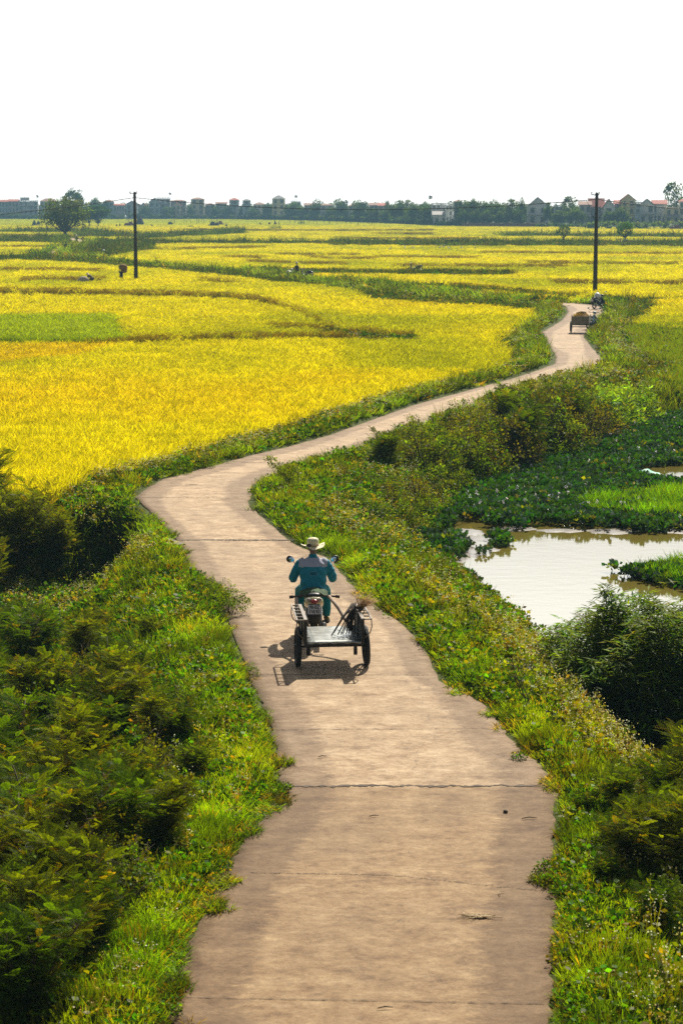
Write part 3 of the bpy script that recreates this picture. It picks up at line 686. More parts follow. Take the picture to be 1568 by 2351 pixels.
zt = PONDZ - .05 + .22 * fbm(x, y, 2.5, 83); sc1 = .8 + .5 * rng.uniform(size=n); S = Stamp(); var = rng.integers(0, 6, n)
ca = cols((0.008, 0.022, 0.004), .2, n); cb = cols((0.03, 0.10, 0.010), .4, n)
ye = rng.uniform(size=(n, 1)) < .04; cb = np.where(ye, cols((0.25, 0.27, 0.03), .2, n), cb)
pos = np.stack([x, y, zt], -1); ang = rng.uniform(0, 6.28, n)
for t in range(6):
    s_ = var == t; S.put(*GH[t], pos[s_], ang[s_], np.stack([sc1[s_]] * 3, -1), ca[s_], cb[s_])
tag(S.build('water_hyacinth', M_GLOSSY), 'glossy dark green floating plants matted over the pond', 'water plants', kind='stuff')
k_ = np.where((rng.uniform(size=n) < .006 * ss(.35, .6, fbm(x, y, 4, 85)) * 3) & (u[ok] > 1060))[0]
FL = [leaves_t(12, 0.035, 0.034, 450 + s, zsq=1.6, asp=.45, up=.5) for s in range(3)]; S = Stamp()
for t in range(3):
    kk = k_[t::3]; m_ = len(kk); S.put(*FL[t], pos[kk] + np.array((0, 0, .22)), ang[kk], np.ones((m_, 3)), cols((0.62, 0.52, 0.68), .1, m_), cols((0.80, 0.74, 0.80), .08, m_))
tag(S.build('hyacinth_flowers', M_PETAL), 'pale lilac flower spikes standing above the floating pond plants', 'flowers', kind='stuff')
x, y, u, v = scat_poly(TUS, 110, PONDZ + .1); n = len(x); print('tussock', n)
GT = [blades_t(12, 0.08, 0.012, 0.16, 500 + s, seg=2, hvar=.5, tipw=.2) for s in range(5)]; S = Stamp(); var = rng.integers(0, 5, n)
pt_ = fbm(x, y, 1.5, 91); hh = .22 + .75 * rng.uniform(size=n) * pt_ ; ca = cols((0.02, 0.05, 0.004), .2, n); cb = cols((0.11, 0.24, 0.006), .3, n) * (.5 + pt_)[:, None]; pos = np.stack([x, y, np.full(n, PONDZ - .02)], -1)
for t in range(5):
    s_ = var == t; S.put(*GT[t], pos[s_], rng.uniform(0, 6.28, s_.sum()), np.stack([np.full(s_.sum(), 1.5), np.full(s_.sum(), 1.5), hh[s_]], -1), ca[s_], cb[s_])
tag(S.build('pond_grass', M_LEAF), 'bright green swamp grass growing on islets in the pond', 'grass', kind='stuff')
# tall unripe sedge behind the pond, at the right edge
x, y, u, v = scat_poly([[(1480,905),(1520,880),(1568,860),(2000,840),(2000,940),(1568,950),(1500,940)], [(1440,770),(1500,760),(1568,765),(2000,770),(2000,830),(1568,860),(1480,840)]], 40, -.4, 60, 140); n = len(x)
S = Stamp(); var = rng.integers(0, 5, n); hh = .7 + .3 * rng.uniform(size=n); ca = cols((0.03, 0.06, 0.008), .2, n); cb = cols((0.13, 0.18, 0.008), .3, n); pos = np.stack([x, y, gz(x, y) - .02], -1)
for t in range(5):
    s_ = var == t; S.put(*GT[t], pos[s_], rng.uniform(0, 6.28, s_.sum()), np.stack([np.full(s_.sum(), 2.4), np.full(s_.sum(), 2.4), hh[s_]], -1), ca[s_], cb[s_])
tag(S.build('sedge', M_LEAF), 'tall yellow green sedge standing behind the pond', 'sedge', kind='stuff')

# ------------------------------------------------------------------ shrubs
def frond_t(L=0.32, pairs=12, seed=0):
    g = np.random.default_rng(seed); V = []; Q = []; T = []
    droop = .25
    def at_(t): return np.array((L * t, 0, -droop * L * t * t))
    a, b_ = at_(0), at_(1); V += [a + (0, .003, 0), a - (0, .003, 0), b_ - (0, .002, 0), b_ + (0, .002, 0)]; Q.append((0, 1, 2, 3)); T += [.3] * 4
    for i in range(pairs):
        t = (i + .8) / pairs; c = at_(t); pl = L * .24 * math.sin(math.pi * (0.18 + .72 * t)) * g.uniform(.8, 1.1)
        for s_ in (1, -1):
            d = np.array((.45, s_ * .85, -.15 + .3 * g.uniform())); d /= np.linalg.norm(d); w = np.array((.0095, 0, .003)); b0 = len(V)
            V += [c - w * .6, c + w * .6, c + d * pl + w * .5, c + d * pl - w * .5]; Q.append((b0, b0+1, b0+2, b0+3)); T += [.2, .2, 1, 1]
    return np.array(V), np.array(Q), np.array(T)
FR = [frond_t(seed=s) for s in range(4)]
def orient(tv, dirs, pos, sc, roll):
    # aim template x axis along dirs
    d = dirs / np.linalg.norm(dirs, axis=1, keepdims=True); up = np.tile(np.array((0, 0, 1.0)), (len(d), 1))
    s_ = np.cross(up, d); s_ /= np.linalg.norm(s_, axis=1, keepdims=True) + 1e-9; n_ = np.cross(d, s_)
    c, q_ = np.cos(roll)[:, None], np.sin(roll)[:, None]; s2 = s_ * c + n_ * q_; n2 = n_ * c - s_ * q_
    v = tv[None] * sc[:, None, None]
    return v[..., 0:1] * d[:, None] + v[..., 1:2] * s2[:, None] + v[..., 2:3] * n2[:, None] + pos[:, None]
def feather_proto(seed, h=1.6, nst=7, spread=.8, fl=1.0, top=(0.155, 0.235, 0.008), low=(0.025, 0.05, 0.005), dens=1.0):
    g = np.random.default_rng(seed); random.seed(seed); stems = MB(); S = Stamp(); P_ = []; D_ = []; Hh = []
    for i in range(nst):
        a = g.uniform(0, 6.28); lean_ = spread * g.uniform(.25, 1); hh = h * g.uniform(.7, 1.1)
        pts = []
        for k in range(7):
            t = k / 6; pts.append((math.cos(a) * lean_ * t ** 1.4 + .04 * g.normal(), math.sin(a) * lean_ * t ** 1.4 + .04 * g.normal(), hh * (t - .12 * t * t * lean_)))
        stems.tube(pts, [.020 * (1 - .8 * k / 6) + .004 for k in range(7)], 5)
        for j in range(int(24 * dens)):
            t = g.uniform(.15, 1); f = t * 6; i0 = min(int(f), 5); p0 = np.array(pts[i0]) * (1 - f + i0) + np.array(pts[i0+1]) * (f - i0)
            ba = g.uniform(0, 6.28); bl = h * .34 * g.uniform(.5, 1.1) * (1.15 - .6 * t); rise = g.uniform(.1, 1.3)
            d = np.array((math.cos(ba), math.sin(ba), rise)); p1 = p0 + d * bl; stems.tube([p0, p0 * .5 + p1 * .5 + (0, 0, .03), p1], [.006, .005, .002], 3, cap=False)
            nf = 7
            for q_ in range(nf):
                tt = (q_ + .6) / nf; pp = p0 * (1 - tt) + p1 * tt + np.array((0, 0, .03 * math.sin(math.pi * tt)))
                side = 1 if q_ % 2 else -1; fd = d * .6 + side * np.array((-d[1], d[0], 0)) * .9 + g.normal(size=3) * .35 + (0, 0, .15); P_.append(pp); D_.append(fd); Hh.append(pp[2] / h)
            P_.append(p1); D_.append(d); Hh.append(p1[2] / h)
    P_ = np.array(P_); D_ = np.array(D_); Hh = np.clip(np.array(Hh), 0, 1); n = len(P_)
    for t in range(4):
        s_ = slice(t, None, 4); tv, tq, tt = FR[t]; m_ = len(P_[s_]); V = orient(tv, D_[s_], P_[s_], fl * .80 * g.uniform(.6, 1.2, m_), g.uniform(-.6, .6, m_))
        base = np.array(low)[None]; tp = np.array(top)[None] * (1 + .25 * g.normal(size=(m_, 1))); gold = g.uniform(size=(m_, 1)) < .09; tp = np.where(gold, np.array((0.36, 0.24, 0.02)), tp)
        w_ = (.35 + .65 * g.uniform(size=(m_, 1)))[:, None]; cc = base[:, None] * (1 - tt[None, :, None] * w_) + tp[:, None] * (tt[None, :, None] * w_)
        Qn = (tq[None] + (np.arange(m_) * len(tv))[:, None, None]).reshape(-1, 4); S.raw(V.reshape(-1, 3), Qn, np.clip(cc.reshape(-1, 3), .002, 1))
    return stems, S
def leafy_proto(seed, h=1.4, r=.9, ncl=110, ls=.06, top=(0.17, 0.25, 0.02), low=(0.03, 0.06, 0.008), twig=0, asp=.4):
    g = np.random.default_rng(seed); random.seed(seed); stems = MB(); S = Stamp(); P_ = []
    tpl = [leaves_t(16, .11, ls, seed * 10 + s, asp=asp, up=.4, zoff=0) for s in range(4)]
    for i in range(ncl):
        a = g.uniform(0, 6.28); ph = math.acos(g.uniform(0, 1)); rr = g.uniform(.55, 1) ** .5 * (1 + .25 * math.sin(3 * a + seed) * math.sin(2 * ph + seed)); P_.append((math.cos(a) * math.sin(ph) * r * rr, math.sin(a) * math.sin(ph) * r * rr, .12 * h + math.cos(ph) * h * .85 * rr))
    P_ = np.array(P_)
    for i in range(14 + twig):
        p = P_[i % ncl] * (1.0 if i < 14 else g.uniform(1.05, 1.3)); stems.tube([(0.1 * g.normal(), .1 * g.normal(), 0), (p[0] * .35, p[1] * .35, p[2] * .55), tuple(p)], [.02, .011, .003], 4)
        if i >= 14:
            for q_ in range(3):
                b_ = p * g.uniform(.6, .95); e = b_ + g.normal(size=3) * .14 + (0, 0, .12); stems.tube([tuple(b_), tuple(e)], [.006, .002], 3)
    for t in range(4):
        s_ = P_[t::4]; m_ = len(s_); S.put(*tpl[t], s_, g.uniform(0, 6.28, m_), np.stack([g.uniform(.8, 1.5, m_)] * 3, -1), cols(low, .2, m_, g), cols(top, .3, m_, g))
    return stems, S
def proto_pair(name, pr, leafm=None, bark=None):
    st_, S = pr; a = st_.build('stem', bark or M_TWIG); b_ = S.build('foliage', leafm or M_LEAF); ma, mb = a.data, b_.data
    bpy.data.objects.remove(a); bpy.data.objects.remove(b_); return ma, mb
def plant(name, protos, x, y, z, s, rz, label, cat, group=None, sz=None):
    e = empty(name, (x, y, z), rz, label=label, cat=cat, group=group); e.scale = (s, s, sz or s)
    link('stem', protos[0], e); link('foliage', protos[1], e); return e
FP = [proto_pair('f', feather_proto(20 + s, h=1.5, spread=.85, top=((.155, .235, .008), (.10, .19, .008), (.21, .25, .01), (.075, .13, .006), (.16, .20, .008))[s])) for s in range(5)]
FPD = [proto_pair('f', feather_proto(40 + s, h=1.5, spread=.75, top=(0.19, 0.23, 0.012), low=(0.04, 0.06, 0.008))) for s in range(3)]
LP = [proto_pair('l', leafy_proto(60 + s)) for s in range(3)]
LPO = [proto_pair('l', leafy_proto(70 + s, top=(0.20, 0.21, 0.015), low=(0.04, 0.045, 0.01), twig=40, ncl=120, ls=.05)) for s in range(3)]
LPB = [proto_pair('l', leafy_proto(80, top=(0.30, 0.42, 0.10), low=(0.06, 0.13, 0.02), ls=.12, asp=.16, ncl=150))]
TW = [proto_pair('t', leafy_proto(90 + s, ncl=26, h=1.6, r=.7, ls=.05, twig=46, top=(0.22, 0.24, 0.02))) for s in range(2)]
random.seed(5)
def row(spots, name, protos, fmt, cat, group, key=lambda p: -p[1], sf=1.0):
    for i, p in enumerate(sorted(spots, key=key)):
        u_, v_, h_ = p[:3]; x, y, z = gpt(u_, v_); w_ = p[3] if len(p) > 3 else 1.0; s = h_ / 1.5 * sf
        plant(name, protos[i % len(protos)], x, y, z - .03, s * w_, random.uniform(0, 6.28), fmt.format(ORD[i]), cat, group, s)
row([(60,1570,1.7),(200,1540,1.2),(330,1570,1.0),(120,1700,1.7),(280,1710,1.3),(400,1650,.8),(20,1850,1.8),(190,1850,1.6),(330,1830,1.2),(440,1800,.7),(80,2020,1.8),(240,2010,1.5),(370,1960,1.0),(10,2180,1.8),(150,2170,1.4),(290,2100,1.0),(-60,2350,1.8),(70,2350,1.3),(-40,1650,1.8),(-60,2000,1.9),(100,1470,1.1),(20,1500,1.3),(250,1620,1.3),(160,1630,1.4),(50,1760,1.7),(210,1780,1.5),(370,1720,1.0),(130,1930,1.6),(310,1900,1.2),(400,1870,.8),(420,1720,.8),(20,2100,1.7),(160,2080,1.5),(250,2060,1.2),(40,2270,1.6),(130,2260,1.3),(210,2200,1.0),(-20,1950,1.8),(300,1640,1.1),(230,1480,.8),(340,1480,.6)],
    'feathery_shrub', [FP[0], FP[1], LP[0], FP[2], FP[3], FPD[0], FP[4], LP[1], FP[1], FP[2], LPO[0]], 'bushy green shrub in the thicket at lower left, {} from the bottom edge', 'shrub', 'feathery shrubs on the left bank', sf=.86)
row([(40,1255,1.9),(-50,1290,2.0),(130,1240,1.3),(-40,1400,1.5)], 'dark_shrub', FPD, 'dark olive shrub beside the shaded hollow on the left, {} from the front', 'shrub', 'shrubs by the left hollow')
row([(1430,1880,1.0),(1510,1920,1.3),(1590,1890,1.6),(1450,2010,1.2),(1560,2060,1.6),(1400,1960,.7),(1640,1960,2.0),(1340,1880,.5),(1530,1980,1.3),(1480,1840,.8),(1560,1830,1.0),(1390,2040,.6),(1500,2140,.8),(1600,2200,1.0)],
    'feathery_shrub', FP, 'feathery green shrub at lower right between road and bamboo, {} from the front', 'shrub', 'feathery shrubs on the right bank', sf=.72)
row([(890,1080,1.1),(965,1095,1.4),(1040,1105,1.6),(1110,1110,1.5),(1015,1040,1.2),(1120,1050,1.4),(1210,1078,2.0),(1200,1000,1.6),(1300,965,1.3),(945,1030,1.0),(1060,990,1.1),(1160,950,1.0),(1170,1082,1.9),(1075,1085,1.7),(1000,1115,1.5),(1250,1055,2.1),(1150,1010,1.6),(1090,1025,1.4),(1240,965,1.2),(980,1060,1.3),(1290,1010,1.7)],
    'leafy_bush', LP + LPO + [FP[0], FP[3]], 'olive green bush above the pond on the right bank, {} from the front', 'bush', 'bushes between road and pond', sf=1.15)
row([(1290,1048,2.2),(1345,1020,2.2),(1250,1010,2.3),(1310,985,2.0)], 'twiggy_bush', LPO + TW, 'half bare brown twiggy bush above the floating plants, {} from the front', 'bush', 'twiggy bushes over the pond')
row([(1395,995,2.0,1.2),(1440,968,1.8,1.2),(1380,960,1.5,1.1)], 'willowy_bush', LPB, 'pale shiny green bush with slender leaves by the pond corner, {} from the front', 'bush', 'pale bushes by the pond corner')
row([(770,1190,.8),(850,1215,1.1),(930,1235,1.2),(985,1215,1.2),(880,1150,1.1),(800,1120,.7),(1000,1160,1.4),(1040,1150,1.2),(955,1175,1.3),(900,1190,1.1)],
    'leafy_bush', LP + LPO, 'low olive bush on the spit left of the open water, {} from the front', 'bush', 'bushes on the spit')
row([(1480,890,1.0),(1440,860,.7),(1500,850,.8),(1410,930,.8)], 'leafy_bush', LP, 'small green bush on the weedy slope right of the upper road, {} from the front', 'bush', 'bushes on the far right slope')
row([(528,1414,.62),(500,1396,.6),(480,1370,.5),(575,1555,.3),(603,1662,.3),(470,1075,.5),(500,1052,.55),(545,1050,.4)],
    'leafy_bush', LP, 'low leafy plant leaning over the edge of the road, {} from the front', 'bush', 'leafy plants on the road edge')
for (u_, v_, h_, du, lab) in [(690,1140,1.0,-0.9,'thin leaning branch with sparse leaves reaching over the inside of the bend'), (960,1075,1.5,-.3,'tall thin sapling rising above the bushes near the middle of the road'), (1215,1640,.9,-.3,'bare reddish twig standing in the grass left of the bamboo')]:
    x, y, z = gpt(u_, v_); g = np.random.default_rng(int(u_)); mb = MB(); S = Stamp(); P_ = []
    for i in range(3):
        pts = [(0, 0, 0)]; 
        for k in range(1, 8): t = k / 7; pts.append((du * t ** 1.2 * (1 - .25 * i) + .03 * g.normal(), .1 * i * t + .02 * g.normal(), h_ * t * (1 - .12 * i)))
        mb.tube(pts, [.014 * (1 - .75 * k / 7) for k in range(8)], 5)
        for k in range(3, 8):
            for q_ in range(2): e = np.array(pts[k]) + g.normal(size=3) * (.12, .1, .06) + (0, 0, .08); mb.tube([pts[k], tuple(e)], [.004, .002], 3); P_ += [e] 
    P_ = np.array(P_ * 3) + g.normal(size=(len(P_) * 3, 3)) * .04; m_ = len(P_)
    e = empty('sapling', (x, y, z), 0, label=lab, cat='sapling'); mb.build('stem', M_TWIG, e)
    if u_ < 1200: tv, tq, tt = leaves_t(9, .06, .05, 3, zoff=0); S.put(tv, tq, tt, P_, g.uniform(0, 6.28, m_), np.ones((m_, 3)), cols((.06, .10, .01), .2, m_), cols((.24, .28, .02), .2, m_)); S.build('foliage', M_LEAF, e)
# pale stake standing in the water's edge
x, y, z = gpt(1276, 1432); mb = MB(); mb.tube([(0, 0, 0), (-.03, 0, .3), (-.075, 0, .62)], [.017, .015, .014], 6); mb.tube([(-.03, 0, .25), (-.10, 0, .33)], [.006, .003], 4)
tag(mb.build('stake', M_PALE_TWIG, None, (x, y, z)), 'thin pale stake leaning at the water edge left of the bamboo', 'stake')

# ------------------------------------------------------------------ bamboo clump
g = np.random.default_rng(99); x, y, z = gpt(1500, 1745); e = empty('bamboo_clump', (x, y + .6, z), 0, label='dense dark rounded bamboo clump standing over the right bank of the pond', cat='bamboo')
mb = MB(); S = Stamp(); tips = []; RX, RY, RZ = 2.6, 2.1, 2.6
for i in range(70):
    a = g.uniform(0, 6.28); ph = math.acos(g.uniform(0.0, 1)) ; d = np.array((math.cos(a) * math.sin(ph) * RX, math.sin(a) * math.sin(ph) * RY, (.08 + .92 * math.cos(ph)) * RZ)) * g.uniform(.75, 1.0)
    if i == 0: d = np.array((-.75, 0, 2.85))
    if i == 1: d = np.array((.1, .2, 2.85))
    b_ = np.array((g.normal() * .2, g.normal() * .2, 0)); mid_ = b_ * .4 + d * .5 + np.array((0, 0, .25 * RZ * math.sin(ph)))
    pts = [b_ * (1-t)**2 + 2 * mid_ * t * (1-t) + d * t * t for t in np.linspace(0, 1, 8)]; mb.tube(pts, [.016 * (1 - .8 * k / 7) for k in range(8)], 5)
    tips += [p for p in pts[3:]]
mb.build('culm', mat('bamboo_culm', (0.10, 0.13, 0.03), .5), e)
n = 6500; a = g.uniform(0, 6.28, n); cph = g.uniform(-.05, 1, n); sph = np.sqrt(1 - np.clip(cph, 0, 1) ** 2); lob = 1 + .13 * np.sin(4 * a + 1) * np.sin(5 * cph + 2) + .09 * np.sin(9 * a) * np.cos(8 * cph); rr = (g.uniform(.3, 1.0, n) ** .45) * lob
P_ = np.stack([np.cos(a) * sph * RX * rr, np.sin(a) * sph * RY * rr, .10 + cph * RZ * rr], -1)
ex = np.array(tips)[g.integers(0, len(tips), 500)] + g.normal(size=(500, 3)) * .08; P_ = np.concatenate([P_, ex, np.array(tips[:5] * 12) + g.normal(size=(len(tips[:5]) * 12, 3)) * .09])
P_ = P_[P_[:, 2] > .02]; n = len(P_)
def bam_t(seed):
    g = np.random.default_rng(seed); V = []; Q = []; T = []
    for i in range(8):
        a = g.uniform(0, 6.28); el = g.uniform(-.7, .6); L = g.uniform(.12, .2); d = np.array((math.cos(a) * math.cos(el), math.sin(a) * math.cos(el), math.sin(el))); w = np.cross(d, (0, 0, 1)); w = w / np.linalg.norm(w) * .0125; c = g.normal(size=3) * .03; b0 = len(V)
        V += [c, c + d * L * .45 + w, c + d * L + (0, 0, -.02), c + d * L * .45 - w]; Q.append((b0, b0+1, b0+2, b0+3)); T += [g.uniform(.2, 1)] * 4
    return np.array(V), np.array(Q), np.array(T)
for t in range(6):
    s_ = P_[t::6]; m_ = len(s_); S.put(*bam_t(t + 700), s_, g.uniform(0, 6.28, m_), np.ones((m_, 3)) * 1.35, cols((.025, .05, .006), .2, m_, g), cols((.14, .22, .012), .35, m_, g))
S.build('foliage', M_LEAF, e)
# ------------------------------------------------------------------ trees out in the fields
def tree_parts(seed, h, cw, trunk, ncl=46, ls=.35, per=46, tr=.22, zs=.9, top=(.13, .22, .015), low=(.025, .05, .008), flat=0, off=(0, 0), shell=.5):
    g = np.random.default_rng(seed); random.seed(seed); mb = MB(); S = Stamp(); cz = (h + trunk) / 2; rz = (h - trunk) / 2
    fork = (off[0] * .2, off[1] * .2, trunk * .75); mb.tube([(0, 0, -.3), (.03 * h * .3, 0, trunk * .4), fork], [tr * 1.25, tr, tr * .85], 8); P_ = []
    for i in range(ncl):
        a = 2.4 * i + g.uniform(-.3, .3); c_ = g.uniform(-.75, 1); s_ = math.sqrt(1 - c_ * c_); r_ = g.uniform(shell, 1) ** .6 * g.uniform(.82, 1.12)
        zz = cz + c_ * rz * r_
        if flat: zz = trunk + (h - trunk) * round((zz - trunk) / (h - trunk) * flat) / flat + g.normal() * .12
        p = np.array((math.cos(a) * s_ * cw / 2 * r_ + off[0], math.sin(a) * s_ * cw / 2 * r_ + off[1], zz)); P_.append(p)
        if i % 2 == 0:
            m_ = np.array(fork) * .5 + p * .5 + np.array((0, 0, -.05 * h)); mb.tube([fork, tuple(m_), tuple(p)], [tr * .42, tr * .2, tr * .05], 5)
    P_ = np.array(P_); cr = cw * .16
    for t in range(4):
        tpl = leaves_t(per, cr, ls, seed * 7 + t, zsq=zs * (.35 if flat else .7), asp=.38, up=.3, zoff=0); s_ = P_[t::4]; m_ = len(s_)
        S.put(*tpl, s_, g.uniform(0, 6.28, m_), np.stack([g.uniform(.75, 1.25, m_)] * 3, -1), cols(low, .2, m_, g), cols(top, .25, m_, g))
    return mb, S
def tree(name, x, y, z, label, group=None, rz=0, **k):
    mb, S = tree_parts(**k); e = empty(name, (x, y, z), rz, label=label, cat='tree', group=group); mb.build('trunk', M_BARK, e); S.build('crown', M_LEAF, e); return e
def tpos(u, v): x, y = P2(u, v, -.1); return x, y, -.45
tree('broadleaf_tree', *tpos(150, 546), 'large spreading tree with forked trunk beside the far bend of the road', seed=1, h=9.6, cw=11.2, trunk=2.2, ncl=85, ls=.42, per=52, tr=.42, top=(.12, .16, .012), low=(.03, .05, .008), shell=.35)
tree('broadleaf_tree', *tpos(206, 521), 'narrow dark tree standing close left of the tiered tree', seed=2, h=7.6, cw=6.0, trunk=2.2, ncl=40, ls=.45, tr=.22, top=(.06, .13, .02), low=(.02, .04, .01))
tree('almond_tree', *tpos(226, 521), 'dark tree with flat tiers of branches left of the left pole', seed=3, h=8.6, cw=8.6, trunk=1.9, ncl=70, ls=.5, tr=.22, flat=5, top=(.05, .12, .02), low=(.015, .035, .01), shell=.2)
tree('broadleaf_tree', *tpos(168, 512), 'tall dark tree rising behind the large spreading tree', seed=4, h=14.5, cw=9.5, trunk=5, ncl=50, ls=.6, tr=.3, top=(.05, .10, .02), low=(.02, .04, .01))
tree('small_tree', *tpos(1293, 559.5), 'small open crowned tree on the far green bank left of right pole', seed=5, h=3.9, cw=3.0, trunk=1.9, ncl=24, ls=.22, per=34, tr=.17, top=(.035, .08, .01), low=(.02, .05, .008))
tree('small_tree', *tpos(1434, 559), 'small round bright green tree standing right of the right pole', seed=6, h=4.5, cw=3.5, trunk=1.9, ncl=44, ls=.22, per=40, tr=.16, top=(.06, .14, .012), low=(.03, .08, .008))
for i, (u_, v_, w_, h_, lab) in enumerate([(632,527,5.5,1.6,'low dark bush beside the haystacks in the middle far fields'), (540+92,535,2.2,.8,'tiny green bush below the dark bush in the middle distance'), (1365,548,0,0,''), (265,566,2.2,1.0,'green bush beside the far bend of the road right of the big tree'), (80,579,2.5,1.2,'clump of brush left of the far road bend'), (172,580,2.8,1.4,'dark bush right beside the far road bend'),
        (692,516,3.2,1.8,'dark bush beside the thin pole in the far middle'), (1362,535,0,0,''), (437,522,3,1.0,'dark low bush near the thin far pole on the left'), (1367,558,0,0,''), (1135,540,1.6,1.2,'pale round bush alone in the far right field'), (1186,542,1.3,.7,'tiny bush right of the pale round bush in the far field')]):
    if not w_: continue
    x, y, z = tpos(u_, v_); s = h_ / 1.35; plant('field_bush', LP[i % 3], x, y, -.4, w_ / 1.9, i, lab, 'bush', None, s)

# mud showing at the shallow left end of the pond
g = np.random.default_rng(44); mb = MB()
for (u_, v_, a_, b_) in [(1075,1222,.55,.25),(1062,1250,.45,.35),(1100,1238,.4,.2),(1085,1268,.5,.3),(1050,1282,.4,.3),(1180,1214,.8,.2),(1290,1218,.9,.16),(1400,1220,.9,.2),(1540,1219,1.0,.2),(1125,1262,.3,.15)]:
    x, y = P2(u_, v_, PONDZ); n_ = 20; rim = [(x + a_ * math.cos(t) * (.7 + .5 * g.uniform()), y + b_ * 3.0 * math.sin(t) * (.7 + .5 * g.uniform()), PONDZ - .01) for t in np.linspace(0, 2 * math.pi, n_, endpoint=False)]
    mb.add([(x, y, PONDZ + .05)] + rim, [(0, 1 + k, 1 + (k + 1) % n_) for k in range(n_)], smooth=True)
tag(mb.build('mud', mat('wet_mud', (.07, .05, .03), .35, var=.3, scale=5, bump=.5)), kind='structure')
# ------------------------------------------------------------------ the village beyond the fields
def YV(u): return float(np.interp(u, [-200, 0, 500, 700, 1000, 1050, 1568, 1800], [1140, 1120, 1080, 990, 745, 725, 690, 690]))
GZF = -0.5
def hmat(name, c): return mat(name, c, .8, var=.10, scale=.6)
W_GREY = hmat('wall_pale_grey', (.60, .60, .58)); W_WHITE = hmat('wall_white', (.80, .80, .78)); W_CREAM = hmat('wall_cream', (.80, .70, .46)); W_YEL = hmat('wall_yellow', (.82, .68, .36)); W_BLUE = hmat('wall_blue_grey', (.48, .56, .60)); W_DARK = hmat('wall_dim', (.38, .40, .39)); W_BRICK = hmat('brick', (.26, .13, .09))
R_RED = hmat('roof_red_tile', (.42, .09, .05)); R_BROWN = hmat('roof_brown_tile', (.30, .15, .10)); R_GREY = hmat('roof_grey', (.25, .25, .25)); R_TIN = mat('roof_tin', (.28, .25, .24), .7, .0)
M_PANE = mat('dark_pane', (.03, .045, .05), .25, var=.1); M_FRAME = hmat('window_frame', (.5, .48, .44)); M_TANK = mat('steel_tank', (.45, .45, .45), .35, .8)
def roof_gable(mb, w, d, h, z, ov=.5, ridge='y', mi=0):
    # a pitched roof with thickness; ridge along y shows its gable to the camera
    t = .18
    if ridge == 'y':
        a, b_, c = (-w/2-ov, z - ov * 2 * h / w), (0, z + h), (w/2+ov, z - ov * 2 * h / w); y0, y1 = -ov, d + ov
        for p, q_ in ((a, b_), (b_, c)):
            mb.add([(p[0], y0, p[1]), (q_[0], y0, q_[1]), (q_[0], y1, q_[1]), (p[0], y1, p[1]), (p[0], y0, p[1]+t), (q_[0], y0, q_[1]+t), (q_[0], y1, q_[1]+t), (p[0], y1, p[1]+t)], [(0,1,2,3),(7,6,5,4),(0,4,5,1),(1,5,6,2),(2,6,7,3),(3,7,4,0)], mi)
    elif ridge == 'x':
        a, b_, c = (-ov, z - .15), (d/2, z + h), (d + ov, z - .15); x0, x1 = -w/2 - ov, w/2 + ov
        for p, q_ in ((a, b_), (b_, c)):
            mb.add([(x0, p[0], p[1]), (x1, p[0], p[1]), (x1, q_[0], q_[1]), (x0, q_[0], q_[1]), (x0, p[0], p[1]+t), (x1, p[0], p[1]+t), (x1, q_[0], q_[1]+t), (x0, q_[0], q_[1]+t)], [(3,2,1,0),(4,5,6,7),(0,1,5,4),(1,2,6,5),(2,3,7,6),(3,0,4,7)], mi)
    else:                                              # hip
        x0, x1, y0, y1 = -w/2-ov, w/2+ov, -ov, d+ov; r_ = min(w, d) * .32
        mb.add([(x0,y0,z),(x1,y0,z),(x1,y1,z),(x0,y1,z),(-max(w/2-r_*1.3,.3),d/2,z+h),(max(w/2-r_*1.3,.3),d/2,z+h)], [(0,1,5,4),(1,2,5),(2,3,4,5),(3,0,4),(3,2,1,0)], mi)
